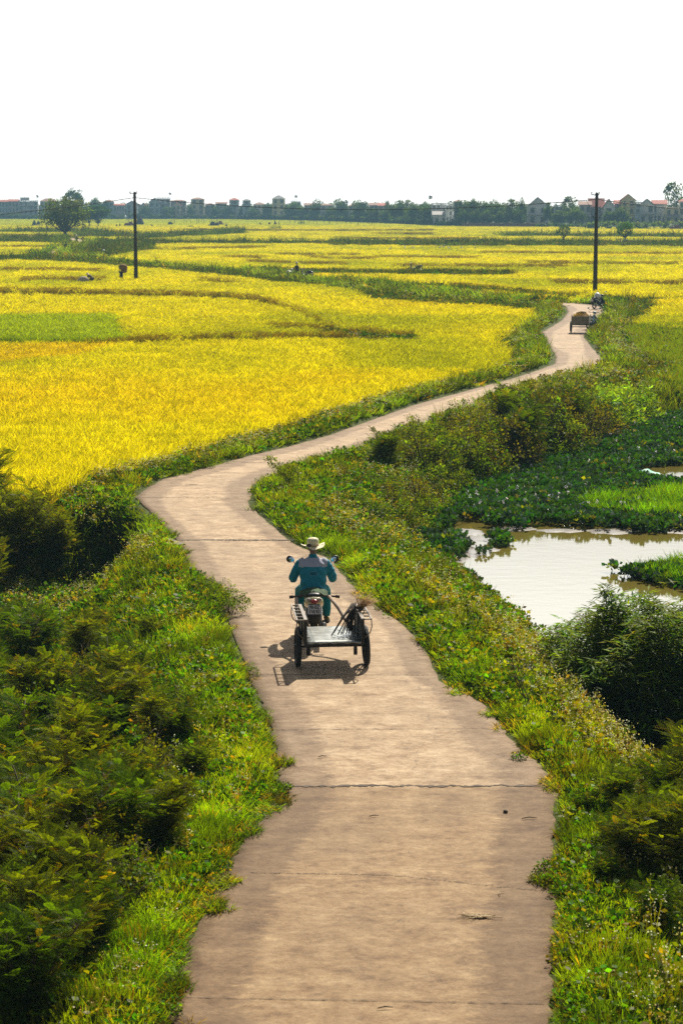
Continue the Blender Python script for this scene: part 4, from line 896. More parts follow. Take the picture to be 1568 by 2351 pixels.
def house(name, u0, u1, vt, wall, roofm, kind, label, floors=2, cols_=2, vr=None, Y=None, dback=7, extra=(), rz=None, winw=.34, vb=None, cat='house', balcony=False, winrows=None):
    uc = (u0 + u1) / 2; Y = Y or (YV(uc) + 6); sx = Y / FPX * 1.0; W = (u1 - u0) * sx; X = (uc - CW/2) * sx
    top = at(uc, vt, Y)[2]; z0 = GZF if vb is None else at(uc, vb, Y)[2]; H = top - z0; vr = vr if vr is not None else 0; rh = vr * sx; wh = H - rh
    e = empty(name, (X, Y, z0), (-math.atan2(X, Y) * .7 if rz is None else rz), label=label, cat=cat)
    g = np.random.default_rng(int(u0 * 7 + vt)); mb = MB(); mb.box((0, dback/2, wh/2), (W, dback, wh))
    if kind == 'y': mb.add([(-W/2, 0.0, wh), (W/2, 0.0, wh), (0, 0.0, wh + rh), (-W/2, dback, wh), (W/2, dback, wh), (0, dback, wh + rh)], [(0, 1, 2), (5, 4, 3)])
    if kind == 'flat': mb.box((0, dback/2, wh + .35), (W + .3, dback + .3, .3)); 
    for f in range(1, floors): mb.box((0, -.14, wh * f / floors), (W + .16, .28, .16))
    for s_ in (-1, 1): mb.box((s_ * (W/2 - .16), -.08, wh/2), (.34, .17, wh - .02))
    mb.build('wall', wall, e)
    if kind in 'xyh': rb = MB(); roof_gable(rb, W, dback, rh, wh + .004, ridge=kind, ov=.45); rb.build('roof', roofm, e)
    elif kind == 'flat': rb = MB(); [rb.box((W * (k / 6 - .5) * .96, .1, wh + .85), (.1, .1, .7)) for k in range(7)]; rb.box((0, .1, wh + 1.24), (W, .14, .08)); rb.build('parapet_rail', wall, e)
    fh = wh / floors; cw = W / cols_
    for f in range(floors):
        if winrows is not None and f not in winrows: continue
        for c in range(cols_):
            if g.uniform() < .08: continue
            ww, hh = cw * winw * g.uniform(.85, 1.2) + .25, fh * (.62 if f else .72); cx = -W/2 + cw * (c + .5); cz = f * fh + fh * (.5 if f else .38); wb = MB()
            wb.box((cx, -.03, cz), (ww, .06, hh), mi=0); 
            for s_ in (-1, 0, 1): wb.box((cx + s_ * ww/2, -.06, cz), (.09, .10, hh + .1), mi=1)
            for s_ in (-1, 1): wb.box((cx, -.062, cz + s_ * hh/2), (ww + .18, .11, .09), mi=1)
            wb.build('door' if (f == 0 and c == cols_ // 2) else 'window', [M_PANE, M_FRAME], e)
    if balcony:
        for f in range(1, floors):
            bb = MB(); z_ = f * fh; bb.box((0, -.75, z_ - .06), (W * .86, 1.2, .14)); bb.box((0, -1.3, z_ + .85), (W * .86, .08, .07)); [bb.box((-W * .42 + k * W * .84 / 10, -1.3, z_ + .42), (.06, .06, .8)) for k in range(11)]; bb.build('balcony', M_FRAME, e)
    for (kd, a, b_, c) in extra:
        if kd == 'tank':
            tb = MB(); zz = wh + (.5 if kind == 'flat' else rh * .6); [tb.box((a + s_ * .5, dback/2 + q_ * .5, zz + .7), (.08, .08, 1.6)) for s_ in (-1, 1) for q_ in (-1, 1)]; tb.lathe((a, dback/2, zz + 2.2), [(0, -.75), (.62, -.7), (.7, -.3), (.7, .4), (.5, .7), (0, .8)], 14); tb.build('water_tank', M_TANK, e)
        if kd == 'awning': ab = MB(); ab.add([(a, -.02, c), (b_, -.02, c), (b_, -2.2, c - .8), (a, -2.2, c - .8), (a, -.02, c + .1), (b_, -.02, c + .1), (b_, -2.2, c - .7), (a, -2.2, c - .7)], [(0,1,2,3),(7,6,5,4),(0,3,7,4),(1,5,6,2),(3,2,6,7)]); [ab.box((a + (b_ - a) * k / 3, -2.1, (c - .8) / 2), (.14, .14, c - .8)) for k in range(4)]; ab.build('awning', R_TIN, e)
        if kd == 'penthouse': pb = MB(); pb.box((a, dback/2, wh + .5 + c/2), (b_, dback * .6, c)); roof_gable_ = None; pb.build('roof_room', wall, e)
    return e
HS = [
 ('terraced_house',-12,6,452,W_BLUE,R_BROWN,'h','pale hazy house with hipped roof cut by left frame edge',3,2,6,()), ('terraced_house',7,29,459,W_BLUE,R_RED,'x','long hazy house with low red roof near the left edge',3,3,4,()),
 ('terraced_house',30,52,458,W_GREY,R_RED,'x','hazy grey house with faded red roof left of the three storey block',3,3,4,()), ('apartment_house',53,96,456,W_GREY,R_GREY,'flat','broad hazy three storey house with balconies and rooftop water tank, far left',4,4,0,(('tank',5,0,0),('penthouse',-2,5,1.6))),
 ('terraced_house',101,138,455,W_BLUE,R_BROWN,'h','hazy house with wide hipped roof seen above the large tree',3,4,7,()), ('terraced_house',178,200,456,W_GREY,R_BROWN,'h','hazy house with small rooftop turret right of the tall dark tree',3,2,4,(('penthouse',-2,1.4,2.6),)),
 ('terraced_house',245,268,458,W_BLUE,R_BROWN,'h','hazy hip roofed house right of the tiered tree',3,2,5,()), ('terraced_house',268,292,468,W_GREY,R_RED,'x','lower hazy house with pillared front left of the left pole',2,4,3,()), ('terraced_house',296,322,461,W_BLUE,R_BROWN,'y','hazy gable fronted house directly behind the left pole',3,2,7,()),
 ('terraced_house',325,346,466,W_GREY,R_RED,'y','small hazy pinkish roofed house just right of the left pole',3,2,8,()), ('terraced_house',348,372,455,W_BLUE,R_GREY,'y','hazy blue grey gable house left of the white block with tank',3,2,8,()), ('apartment_house',362,396,450,W_WHITE,R_GREY,'flat','tall hazy white block carrying a round water tank on top',4,3,0,(('tank',4.0,0,0),)),
 ('terraced_house',400,419,465,W_CREAM,R_RED,'y','narrow cream house with red gable in front of the grey block',3,2,6,()), ('apartment_house',397,432,458,W_DARK,R_BROWN,'h','wide dim grey block behind the narrow cream gable house',3,4,3,()), ('tower_house',443,473,453,W_CREAM,R_BROWN,'h','cream four storey house with dark paired windows in the left middle',4,2,4,()),
 ('terraced_house',476,496,466,W_DARK,R_BROWN,'h','low dim house just right of the cream four storey house',3,2,4,()), ('terraced_house',500,524,464,W_BLUE,R_BROWN,'x','low blue grey house left of two narrow towers',3,3,3,()), ('tower_house',530,552,454,W_DARK,R_RED,'h','left of two narrow hazy tower houses with red hipped roof',4,1,5,()), ('tower_house',560,578,456,W_BLUE,R_GREY,'h','right of two narrow hazy tower houses with grey roof',4,1,4,()),
 ('terraced_house',584,611,464,W_WHITE,R_BROWN,'h','low white house with brown hip roof left of the yellow tower',3,3,5,()), ('tower_house',627,656,448,W_YEL,R_GREY,'h','tallest yellow tower house with dark upper window near the centre',4,2,8,()), ('apartment_house',670,692,457,W_BLUE,R_GREY,'flat','hazy blue flat roofed house with ball tank right of the yellow tower',4,2,0,(('tank',0,0,0),)),
 ('terraced_house',700,726,467,W_GREY,R_BROWN,'x','dim house between two round trees right of the blue tank house',3,3,4,()), ('terraced_house',736,764,467,W_GREY,R_BROWN,'h','dim brown roofed house behind the round trees in the centre',3,2,4,()), ('terraced_house',800,822,468,W_GREY,R_BROWN,'h','dim house glimpsed between the two largest round trees',3,2,4,()),
 ('terraced_house',848,868,466,W_DARK,R_BROWN,'x','brown roofed house right of the two largest round trees',3,2,5,()), ('terraced_house',868,890,467,W_GREY,R_RED,'x','hazy red brown roofed house beside the thin airy tree',3,2,5,()), ('apartment_house',944,971,463,W_WHITE,R_GREY,'flat','pale block with bare flat roof above the central trees',4,3,0,()),
 ('apartment_house',988,1020,461,W_WHITE,R_GREY,'flat','white flat roofed block with ball tank left of the green grove',4,3,0,(('tank',-3,0,0),)), ('terraced_house',1020,1036,462,W_WHITE,R_GREY,'flat','small white block right of the white tank block',4,2,0,()), ('terraced_house',1038,1056,459,W_WHITE,R_BROWN,'h','white house with thin brown roof at left end of the grove',4,2,3,()),
 ('cottage',992,1040,486,W_GREY,R_TIN,'x','low cottage with pale tan roof left of the green grove',1,3,7,()), ('gable_house',1205,1253,453,W_WHITE,R_GREY,'y','large white gabled house with two tall shuttered windows right of the grove',2,2,20,()), ('terraced_house',1267,1288,465,W_BLUE,R_GREY,'flat','pale blue plain block behind trees right of the gabled house',4,2,0,()),
 ('terraced_house',1324,1349,463,W_GREY,R_BROWN,'x','grey house with dark red roof left of the right pole',2,2,7,(('awning',-2,2,3.2),)), ('red_roof_house',1346,1378,456,W_GREY,R_RED,'x','wide house with big red tiled roof directly behind the right pole',2,2,18,(('awning',-2.3,2.3,3.3),)), ('gable_house',1376,1404,457,W_WHITE,R_RED,'y','white gabled house with red trim just right of the right pole',2,1,17,(('awning',-2,2,3.3),)),
 ('terraced_house',1404,1419,460,W_GREY,R_RED,'x','narrow grey house with red roof left of the tall yellow house',3,1,7,()), ('tower_house',1418,1449,446,W_YEL,R_RED,'y','tall yellow gabled house with two window columns on the right',3,2,12,()), ('terraced_house',1450,1463,458,W_BLUE,R_GREY,'flat','narrow blue grey slab house right of the tall yellow house',4,1,0,()),
 ('villa',1460,1493,457,W_WHITE,R_GREY,'y','ornate villa with pale gable and pillared balcony at right',2,2,13,()), ('terraced_house',1490,1520,460,W_WHITE,R_RED,'x','plain white house with long red roof behind the ornate villa',2,3,8,()), ('flat_house',1518,1551,470,W_CREAM,R_GREY,'flat','cream flat roofed house with awning and white fence at right',2,2,0,(('awning',-2.4,2.4,2.9),)), ('terraced_house',1550,1584,453,W_WHITE,R_RED,'h','white three storey house with red roof cut by the right edge',3,3,9,())]
for i, (nm, u0, u1, vt, wl, rf, kd, lab, fl, cl, vr, ex) in enumerate(HS):
    back_ = {'apartment_house': 16, 'tower_house': 7}.get(nm, 10) + (i % 3) * 3
    Yh = YV((u0 + u1) / 2) + back_
    if kd == 'flat' and 'flat' in kd: pass
    o = house(nm, u0, u1, vt + (1.4 / Yh * FPX if kd == 'flat' else 0), wl, rf, kd, lab, fl, cl, vr, Yh, extra=ex, balcony=nm in ('villa', 'apartment_house', 'gable_house'), vb=(None if u0 < 1040 else 512))
    o['group'] = 'village houses along the horizon'

# trees of the village: a few prototypes, copied
def far_proto(seed, **k):
    mb, S = tree_parts(seed=seed, **k); a = mb.build('trunk', M_BARK); b_ = S.build('crown', M_LEAF); r_ = (a.data, b_.data); bpy.data.objects.remove(a); bpy.data.objects.remove(b_); return r_
FT = [far_proto(300 + s, h=10, cw=10, trunk=1.2, ncl=60, ls=.7, per=40, tr=.2, top=(.10, .17, .03), low=(.035, .06, .015), shell=.3) for s in range(4)]
FA = [far_proto(320 + s, h=10, cw=7.0, trunk=4.0, ncl=26, ls=.55, per=30, tr=.14, top=(.10, .15, .03), low=(.03, .05, .015), shell=.4) for s in range(2)]
def ftree(u0, u1, vt, kind='r', Y=None, vb=None, label='', name='village_tree'):
    uc = (u0 + u1) / 2; Y = Y or YV(uc) + 3; x, _, zt = at(uc, vt, Y); z0 = GZF if vb is None else at(uc, vb, Y)[2]; h = zt - z0; w = (u1 - u0) / FPX * Y
    pr = (FT if kind == 'r' else FA)[int(uc) % (4 if kind == 'r' else 2)]; e = empty(name, (x, Y, z0), uc, label=label, cat='tree', group='trees along the village edge'); cwp = 10 if kind == 'r' else 7.0
    e.scale = (w / cwp, w / cwp, h / 10); link('trunk', pr[0], e); link('crown', pr[1], e)
FTS = [(206,232,453,'r','tree whose top shows above the roofs right of the turret house'),(232,250,460,'r','tree filling the gap left of the hip roofed house'),(322,345,472,'r','low tree at the foot of the pinkish roofed house'),(375,400,474,'r','tree standing in front of the tall white block'),(432,445,472,'r','narrow tree left of the cream four storey house'),(484,506,474,'r','bushy tree at the foot of the low dim house'),
 (510,535,474,'r','tree left of the two narrow tower houses'),(548,566,474,'r','tree between the two narrow tower houses'),(570,598,478,'r','low spreading tree in front of the low white house'),(602,628,465,'r','round tree touching the left side of the yellow tower'),(656,694,464,'r','round dark tree covering the blue tank house'),(712,748,461,'r','first large round tree right of the blue tank house'),(690,714,478,'r','low tree filling a gap left of the first large round tree'),
 (748,772,476,'r','lower tree between large round trees in the centre'),(766,803,457,'r','second and tallest large round tree in the centre'),(808,848,460,'r','third large round tree right of the tallest one'),(846,872,478,'r','lower pale tree right of the third round tree'),(884,897,459,'a','thin airy tree standing above brown roofs'),(893,934,459,'r','wide dark tree right of the thin airy tree'),(925,948,458,'a','ragged tree top left of the pale bare block'),
 (934,975,470,'r','dark tree in front of the pale bare block'),(968,992,472,'r','tree left of the white tank block'),(870,898,482,'r','low tree under the thin airy tree'),(912,950,496,'r','low rounded light green tree at the centre field edge')]
for t in FTS: ftree(*t[:4], Y=YV((t[0]+t[1])/2) + (4 if t[2] > 466 else 8), label='hazy ' + t[4])
GRV = [(1046,1080,458),(1068,1100,457),(1092,1122,460),(1120,1156,463),(1050,1075,480),(1075,1105,484),(1100,1130,482),(1130,1160,484),(1155,1185,478),(1180,1205,480),(1188,1209,459)]
for i, t in enumerate(sorted(GRV)): ftree(*t, Y=YV(t[0]) + (9 if t[2] < 470 else 3), label='dark green tree of the grove left of the gabled house, %s from the left' % ORD[i])
ftree(1160,1184,456,'a',label='thin tree with tufted top rising above the grove'); ftree(1249,1266,464,label='slim dark tree touching the right wall of the gabled house'); ftree(1268,1302,482,label='tree with light trunk base right of the gabled house')
ftree(1288,1326,451,'a',label='tall loose tree left of the dark red roofed house'); ftree(1296,1342,478,label='broad round tree in front of the dark red roofed house', Y=700); ftree(1396,1446,475,label='large round tree in front of the tall yellow house', Y=697); ftree(1384,1404,484,label='small tree left of the large round tree by yellow house', Y=696)
ftree(1519,1572,419,'a',label='tall airy tree towering over the right edge houses', Y=725); ftree(1508,1524,464,label='small tree top peeping behind the villa roofs', Y=730)
g = np.random.default_rng(77); bgs = []
u_ = -20
while u_ < 1560:
    w_ = g.uniform(26, 44); bgs.append((u_, u_ + w_, g.uniform(464, 472))); u_ += w_ * .62
for i, t in enumerate(bgs): ftree(t[0], t[1], t[2], Y=YV((t[0] + t[1]) / 2) + 34, label='hazy tree in the unbroken belt of trees behind the village houses')
# hedges and banks closing the fields
def hedge(pts, h, label, top, low, dens=2.2, name='hedge', ls=.5):
    g = np.random.default_rng(int(abs(pts[0][0])) + 3); P_ = []
    for (u0, Ya), (u1, Yb) in zip(pts[:-1], pts[1:]):
        xa, xb = (u0 - 784) / FPX * Ya, (u1 - 784) / FPX * Yb; L = math.hypot(xb - xa, Yb - Ya); n = int(L * dens)
        t = g.uniform(size=n); P_.append(np.stack([xa + (xb - xa) * t, Ya + (Yb - Ya) * t + g.uniform(-1, 1, n) * 1.2, GZF + g.uniform(0, 1, n) ** .7 * h * (.75 + .5 * vnoise(t * L, t * 0, 5, 1))], -1))
    P_ = np.concatenate(P_); n = len(P_); S = Stamp(); tp = [leaves_t(20, .55, ls, 900 + s, zsq=.7, up=.4, zoff=0) for s in range(3)]
    for t in range(3): s_ = P_[t::3]; m_ = len(s_); S.put(*tp[t], s_, g.uniform(0, 6.28, m_), np.ones((m_, 3)), cols(low, .2, m_, g), cols(top, .25, m_, g))
    o = S.build(name, M_LEAF); return tag(o, label, 'hedge')
hedge([(-260,1139),(0,1119),(500,1079),(640,1020)], 2.6, 'long hazy blue green hedge closing the fields on the left', (.06,.10,.03), (.03,.05,.015), 3.2, ls=.7)
hedge([(640,1020),(700,988),(880,850)], 2.6, 'long hazy hedge below the central round trees', (.06,.10,.03), (.03,.05,.015), 3, ls=.7)
hedge([(880,850),(960,770),(1060,722)], 2.2, 'dark trimmed hedge at the field edge left of the brick wall', (.04,.08,.02), (.02,.04,.01), 3.5)
hedge([(1225,700),(1290,690),(1345,690)], 1.3, 'low dark hedge left of the green bank', (.05,.10,.03), (.025,.05,.015), 3.5)
hedge([(1340,652),(1450,648),(1568,646),(1720,640)], 2.4, 'wide overgrown green bank in front of the right houses', (.13,.20,.05), (.05,.09,.02), 5)
# brick wall, gate house, shelter, thin far poles, fence posts
Y = 716; mb = MB(); x0, x1 = (1058-784)/FPX*Y, (1226-784)/FPX*Y; mb.box(((x0+x1)/2, Y, GZF+.85), (x1-x0, .25, 1.7)); [mb.box((x0+(x1-x0)*k/8, Y-.02, GZF+.95), (.45, .4, 1.95)) for k in range(9)]
tag(mb.build('brick_wall', W_BRICK), 'long low brown brick wall in front of the grove', 'wall')
e = empty('gatehouse', ((1238-784)/FPX*700, 700, GZF), 0, label='tiny white gatehouse with red lintel below the gabled house', cat='gatehouse'); mb = MB()
for s_ in (-1, 1): mb.box((s_*1.1, 0, 1.0), (.35, .9, 2.0))
mb.box((0, .3, 1.0), (1.9, .12, 1.6)); mb.build('wall', W_WHITE, e); mb = MB(); mb.box((0, 0, 2.15), (2.7, 1.3, .25)); mb.build('roof', W_BRICK, e)
M_POLE = mat('weathered_post', (.06, .05, .045), .9)
for i, (u_, v0, v1, lab) in enumerate([(297,476,519,'thin grey pole seen faintly just left of the left power pole'),(401,478,517,'thin dark pole far behind the fields, left of centre'),(631,477,516,'thin pole standing in front of the yellow tower house'),(822,485,520,'thin pole right of the centre at the far field edge'),(853,489,518,'shorter thin pole right of the central thin pole'),(691,490,515,'short thin pole beside the far middle bush'),(1184,484,516,'thin street lamp pole in front of the grove'),(1056,490,519,'thin pole at the left end of the brick wall')]):
    x, y = P2(u_, v1, -.4); zt = at(u_, v0, y)[2]; e = MB(); e.tube([(0, 0, 0), (0, 0, zt + .45)], [.13, .09], 6); e.box((0, 0, zt + .2), (1.1, .1, .1)); tag(e.build('utility_pole', M_POLE, None, (x, y, -.45)), lab, 'pole', 'thin far poles')
g = np.random.default_rng(4); pm = None
pts = [(u_ + g.uniform(-5, 5), 517 + g.uniform(-1.2, 1.2)) for u_ in range(662, 1000, 11)] + [(u_ + g.uniform(-4, 4), 517) for u_ in range(420, 500, 10)]
for i, (u_, v_) in enumerate(sorted(pts)):
    x, y = P2(u_, v_, -.5)
    if pm is None: q_ = MB(); q_.tube([(0, 0, 0), (.03, 0, 2.6)], [.09, .07], 5); o = q_.build('fence_post', M_POLE, None, (x, y, -.5)); pm = o.data
    else: o = link('fence_post', pm, None, (x, y, -.5)); o.scale.z = g.uniform(.75, 1.1)
    tag(o, 'thin dark post in the row along the far field edge', 'post', 'posts along the far field edge')

# ------------------------------------------------------------------ damp air over the fields
hz = MB(); hz.box((0, 0, (17.5 - 3.2) / 2), (2900, 2900, 17.5 + 3.2)); m = bpy.data.materials.new('haze'); m.use_nodes = True; nt = m.node_tree; nt.nodes.clear()
out = N(nt, 'ShaderNodeOutputMaterial'); pv = N(nt, 'ShaderNodeVolumePrincipled'); pv.inputs['Density'].default_value = 0.00042; pv.inputs['Color'].default_value = (0.24, 0.43, 0.56, 1); pv.inputs['Anisotropy'].default_value = 0.0
nt.links.new(pv.outputs[0], out.inputs['Volume']); ho = hz.build('haze', m); tag(ho, kind='stuff', label='pale blue haze lying over the fields and the village', cat='haze')
# ------------------------------------------------------------------ power poles and wire
M_CONC = mat('dark_concrete_pole', (.055, .045, .035), .9, var=.3, scale=3); M_WIRE = mat('wire', (.02, .02, .02), .6); M_CER = mat('insulator', (.12, .09, .07), .3)
def pole(u, v, vtop, lab, side):
    x, y = P2(u, v, -.25); zt = at(u, vtop, y)[2]; e = empty('power_pole', (x, y, -.55), 0, label=lab, cat='pole', group='concrete power poles'); h = zt + .55
    mb = MB(); mb.tube([(0, 0, -.3), (0, 0, h)], [.215, .14], 10); [mb.lathe((0, 0, h - .45 - k * 1.9), [(.155 + .01 * k, -.04), (.175 + .01 * k, 0), (.155 + .01 * k, .04)], 10) for k in range(2)]; mb.build('pole_shaft', M_CONC, e)
    mb = MB(); mb.box((side * .14, 0, h - .16), (.72, .10, .08)); mb.build('crossarm', M_CONC, e)
    for k in (-.2, 0.02, .46): 
        mb = MB(); xx = side * abs(k) if k > .1 else side * k; mb.lathe((xx, 0, h - .12), [(0, 0), (.03, 0), (.03, .08), (.07, .10), (.06, .17), (.03, .2), (0, .2)], 8); mb.build('insulator', M_CER, e)
    return Vector((x, y, zt - .55))
pl = pole(313, 651, 441, 'left concrete power pole rising out of the rice field', -1)
pr = pole(1365, 677, 443, 'right concrete power pole at the far bend of the road', -1)
def wire(a, b_, sag, lab):
    pts = [a.lerp(b_, k / 60) - Vector((0, 0, 4 * sag * (k / 60) * (1 - k / 60))) for k in range(61)]; mb = MB(); mb.tube([tuple(p) for p in pts], .036, 5); tag(mb.build('power_cable', M_WIRE), lab, 'cable')
wire(pl, pr, 1.05, 'single black cable sagging between the two power poles')
wire(pl, Vector(at(-700, 520, pl.y - 12)) + Vector((0, 0, .0)), .9, 'black cable running from the left pole out to the left')
wire(pr, Vector(at(2250, 500, pr.y - 6)), 0.75, 'black cable running from the right pole out to the right')
mb = MB(); 
for s_ in (-1, 1): mb.tube([tuple(pr + Vector((s_ * 1.0, 0, -.02))), tuple(pr + Vector((s_ * .62, -.05, -.6))), tuple(pr + Vector((s_ * .5, -.05, -1.3))), tuple(pr + Vector((s_ * .12, -.16, -1.75)))], .018, 5)
tag(mb.build('power_cable', M_WIRE), 'loop of slack cable hanging beside the top of the right pole', 'cable')

# ------------------------------------------------------------------ motorbikes
M_RUB = mat('rubber', (.012, .012, .012), .8); M_STEEL = mat('worn_steel', (.35, .35, .34), .4, .9); M_BLK = mat('black_plastic', (.02, .02, .021), .45); M_SEAT = mat('seat_vinyl', (.03, .03, .03), .5)
M_RED = mat('red_lens', (.30, .012, .01), .15, coat=.6); M_CLR = mat('clear_lens', (.35, .28, .22), .12, coat=.5); M_MIR = mat('mirror_glass', (.45, .58, .75), .08, .9, var=0); M_PLATE = mat('plate_white', (.55, .57, .62), .4, var=.05); M_INK = mat('plate_ink', (.01, .01, .012), .5, var=0)
M_CRM = mat('cream_paint', (.60, .55, .34), .25, coat=.5, var=.05); M_WHT = mat('white_paint', (.7, .7, .7), .25, coat=.5, var=.05); M_BLU = mat('blue_grey_paint', (.12, .20, .28), .25, coat=.5, var=.05); M_DBL = mat('dark_blue_paint', (.02, .03, .06), .25, coat=.5, var=.05)
def text_mesh(s, size, depth=.001):
    c = bpy.data.curves.new('t', 'FONT'); c.body = s; c.size = size; c.extrude = depth; c.align_x = 'CENTER'; c.align_y = 'CENTER'; c.offset = size * .018
    o = bpy.data.objects.new('t', c); C.objects.link(o); dg = bpy.context.evaluated_depsgraph_get(); dg.update(); me = bpy.data.meshes.new_from_object(o.evaluated_get(dg)); bpy.data.objects.remove(o); return me
def torus(mb, c, Rr, r, n=28, m=8, mi=0): mb.lathe(c, [(Rr + r * math.cos(2*math.pi*k/m), r * 1.0 * math.sin(2*math.pi*k/m)) for k in range(m)], n, 'x', mi, closed=True)
def wheel(parent, c, Rr=.245, r=.045, spokes=12, cover=False):
    w = empty('wheel', c); w.parent = parent
    mb = MB(); torus(mb, (0, 0, 0), Rr, r); mb.build('tyre', M_RUB, w)
    mb = MB(); mb.lathe((0, 0, 0), [(Rr - r*.6, -.02), (Rr - r*1.2, -.018), (Rr - r*1.2, .018), (Rr - r*.6, .02)], 28, 'x'); mb.lathe((0, 0, 0), [(0, -.05), (.055, -.05), (.06, 0), (.055, .05), (0, .05)], 12, 'x')
    for k in range(spokes):
        a = 6.283 * k / spokes; mb.tube([((-1)**k * .03, .05 * math.cos(a), .05 * math.sin(a)), (0, (Rr - r) * math.cos(a + .15), (Rr - r) * math.sin(a + .15))], .0035, 4)
    mb.build('rim', M_STEEL, w); return w
def motorbike(name, loc, rz, paint, label, group=None, plate=None, mirrors=True, under=None, scale=1.0):
    e = empty(name, loc, rz, label=label, cat='motorbike', group=group); e.scale = (scale,) * 3; under = under or M_BLK
    wheel(e, (0, -.61, .29)); wheel(e, (0, .61, .29))
    mb = MB()                                          # body shell: tail cowl, side panels, leg shield
    mb.tube([(0, -.90, .80), (0, -.72, .75), (0, -.45, .66), (0, -.15, .54), (0, .02, .46)], [(.10, .06), (.16, .10), (.165, .12), (.14, .11), (.10, .08)], 14)
    mb.tube([(0, .02, .46), (0, .2, .42), (0, .33, .50), (0, .41, .68), (0, .45, .86)], [(.09, .07), (.08, .06), (.09, .06), (.07, .07), (.06, .06)], 12)
    for s_ in (-1, 1): mb.grid([[(s_ * (.05 + .17 * math.sin(math.pi * min(1, t * 1.1)) ** .6), .40 + .09 * (1 - abs(2 * t - 1)) - .02 * k, .30 + .55 * t) if k else (s_ * .03, .47, .32 + .55 * t) for k in range(2)] for t in [q_ / 8 for q_ in range(9)]])
    mb.tube([(0, .40, 1.0), (0, .50, .99), (0, .56, .95)], [(.11, .07), (.12, .085), (.07, .06)], 12); mb.build('body', paint, e)
    mb = MB(); mb.tube([(0, -.80, .875), (0, -.62, .86), (0, -.35, .80), (0, -.1, .735), (0, .05, .66)], [(.07, .02), (.12, .035), (.14, .04), (.125, .04), (.07, .02)], 14); mb.build('seat', M_SEAT, e)
    mb = MB(); mb.ell((0, .05, .33), (.12, .2, .12)); mb.tube([(0, -.15, .42), (0, .1, .33), (0, .25, .45)], .05, 8); [mb.tube([(s_ * .09, -.62, .29), (s_ * .10, -.2, .33)], .018, 6) for s_ in (-1, 1)]; mb.box((0, .03, .26), (.52, .05, .03)); mb.tube([(-.10, .0, .24), (-.22, -.1, .03)], .012, 5); mb.build('engine', under, e)
    mb = MB(); mb.tube([(.12, .1, .24), (.14, -.2, .25), (.15, -.45, .30), (.16, -.85, .38)], [.016, .02, .045, .05], 10); mb.build('exhaust', M_STEEL, e)
    mb = MB(); [mb.tube([(s_ * .07, .61, .29), (s_ * .07, .52, .62), (s_ * .05, .45, .92)], .018, 6) for s_ in (-1, 1)]; [mb.tube([(s_ * .11, -.60, .32), (s_ * .12, -.48, .60)], .025, 6) for s_ in (-1, 1)]; mb.build('fork', M_STEEL, e)
    mb = MB(); arc = lambda cy, a0, a1: [[(x_, cy + .32 * math.cos(a), .29 + .32 * math.sin(a)) for x_ in (-.06, 0, .06)] for a in np.linspace(a0, a1, 9)]; mb.grid(arc(.61, .3, 2.6)); mb.grid(arc(-.61, .6, 2.9)); f = mb.build('mudguard', under, e); sm_ = f.modifiers.new('t', 'SOLIDIFY'); sm_.thickness = .01
    mb = MB(); mb.tube([(-.34, .33, 1.03), (-.22, .40, 1.0), (0, .43, .99), (.22, .40, 1.0), (.34, .33, 1.03)], .012, 6); [mb.tube([(s_ * .36, .32, 1.035), (s_ * .24, .385, 1.01)], .02, 8) for s_ in (-1, 1)]; hb = mb.build('handlebar', M_BLK, e)
    if mirrors:
        for s_ in (-1, 1):
            mb = MB(); mb.tube([(s_ * .23, .40, 1.0), (s_ * .27, .40, 1.13), (s_ * .33, .40, 1.24)], .006, 5); mb.lathe((s_ * .39, .40, 1.27), [(0, .012), (.055, .012), (.062, .02), (0, .03)], 14, 'y', 0)
            n0 = len(mb.v); mr = MB(); mr.ell((s_ * .36, .395, 1.265), (.052, .008, .042), rot=Matrix.Rotation(s_ * -.5, 3, 'Y')); m_ = mb.build('mirror', M_BLK, e); mr.build('mirror_glass', M_MIR, m_)
    mb = MB(); mb.ell((0, .60, .95), (.085, .03, .06)); mb.build('headlight', M_CLR, e)
    mb = MB(); mb.ell((0, -.915, .79), (.065, .05, .04)); mb.build('tail_light', M_RED, e)
    for s_ in (-1, 1): mb = MB(); mb.ell((s_ * .095, -.895, .815), (.038, .04, .036)); mb.build('indicator', M_CLR, e)
    mb = MB(); mb.tube([(0, -.88, .74), (0, -.93, .60), (0, -.94, .42)], [(.09, .02), (.10, .012), (.09, .01)], 10); mb.build('plate_holder', M_BLK, e)
    mb = MB(); mb.box((0, -.965, .665), (.215, .008, .155)); p = mb.build('number_plate', M_PLATE, e, bevel=.002)
    if plate:
        for s_, dz in ((plate[0], .038), (plate[1], -.036)):
            me = text_mesh(s_, .082); me.materials.append(M_INK); t = link('plate_writing', me, p); t.location = (0, -.971, .665 + dz); t.rotation_euler = (R(90), 0, 0); t.scale = (.80, 1.0, 1)
    return e
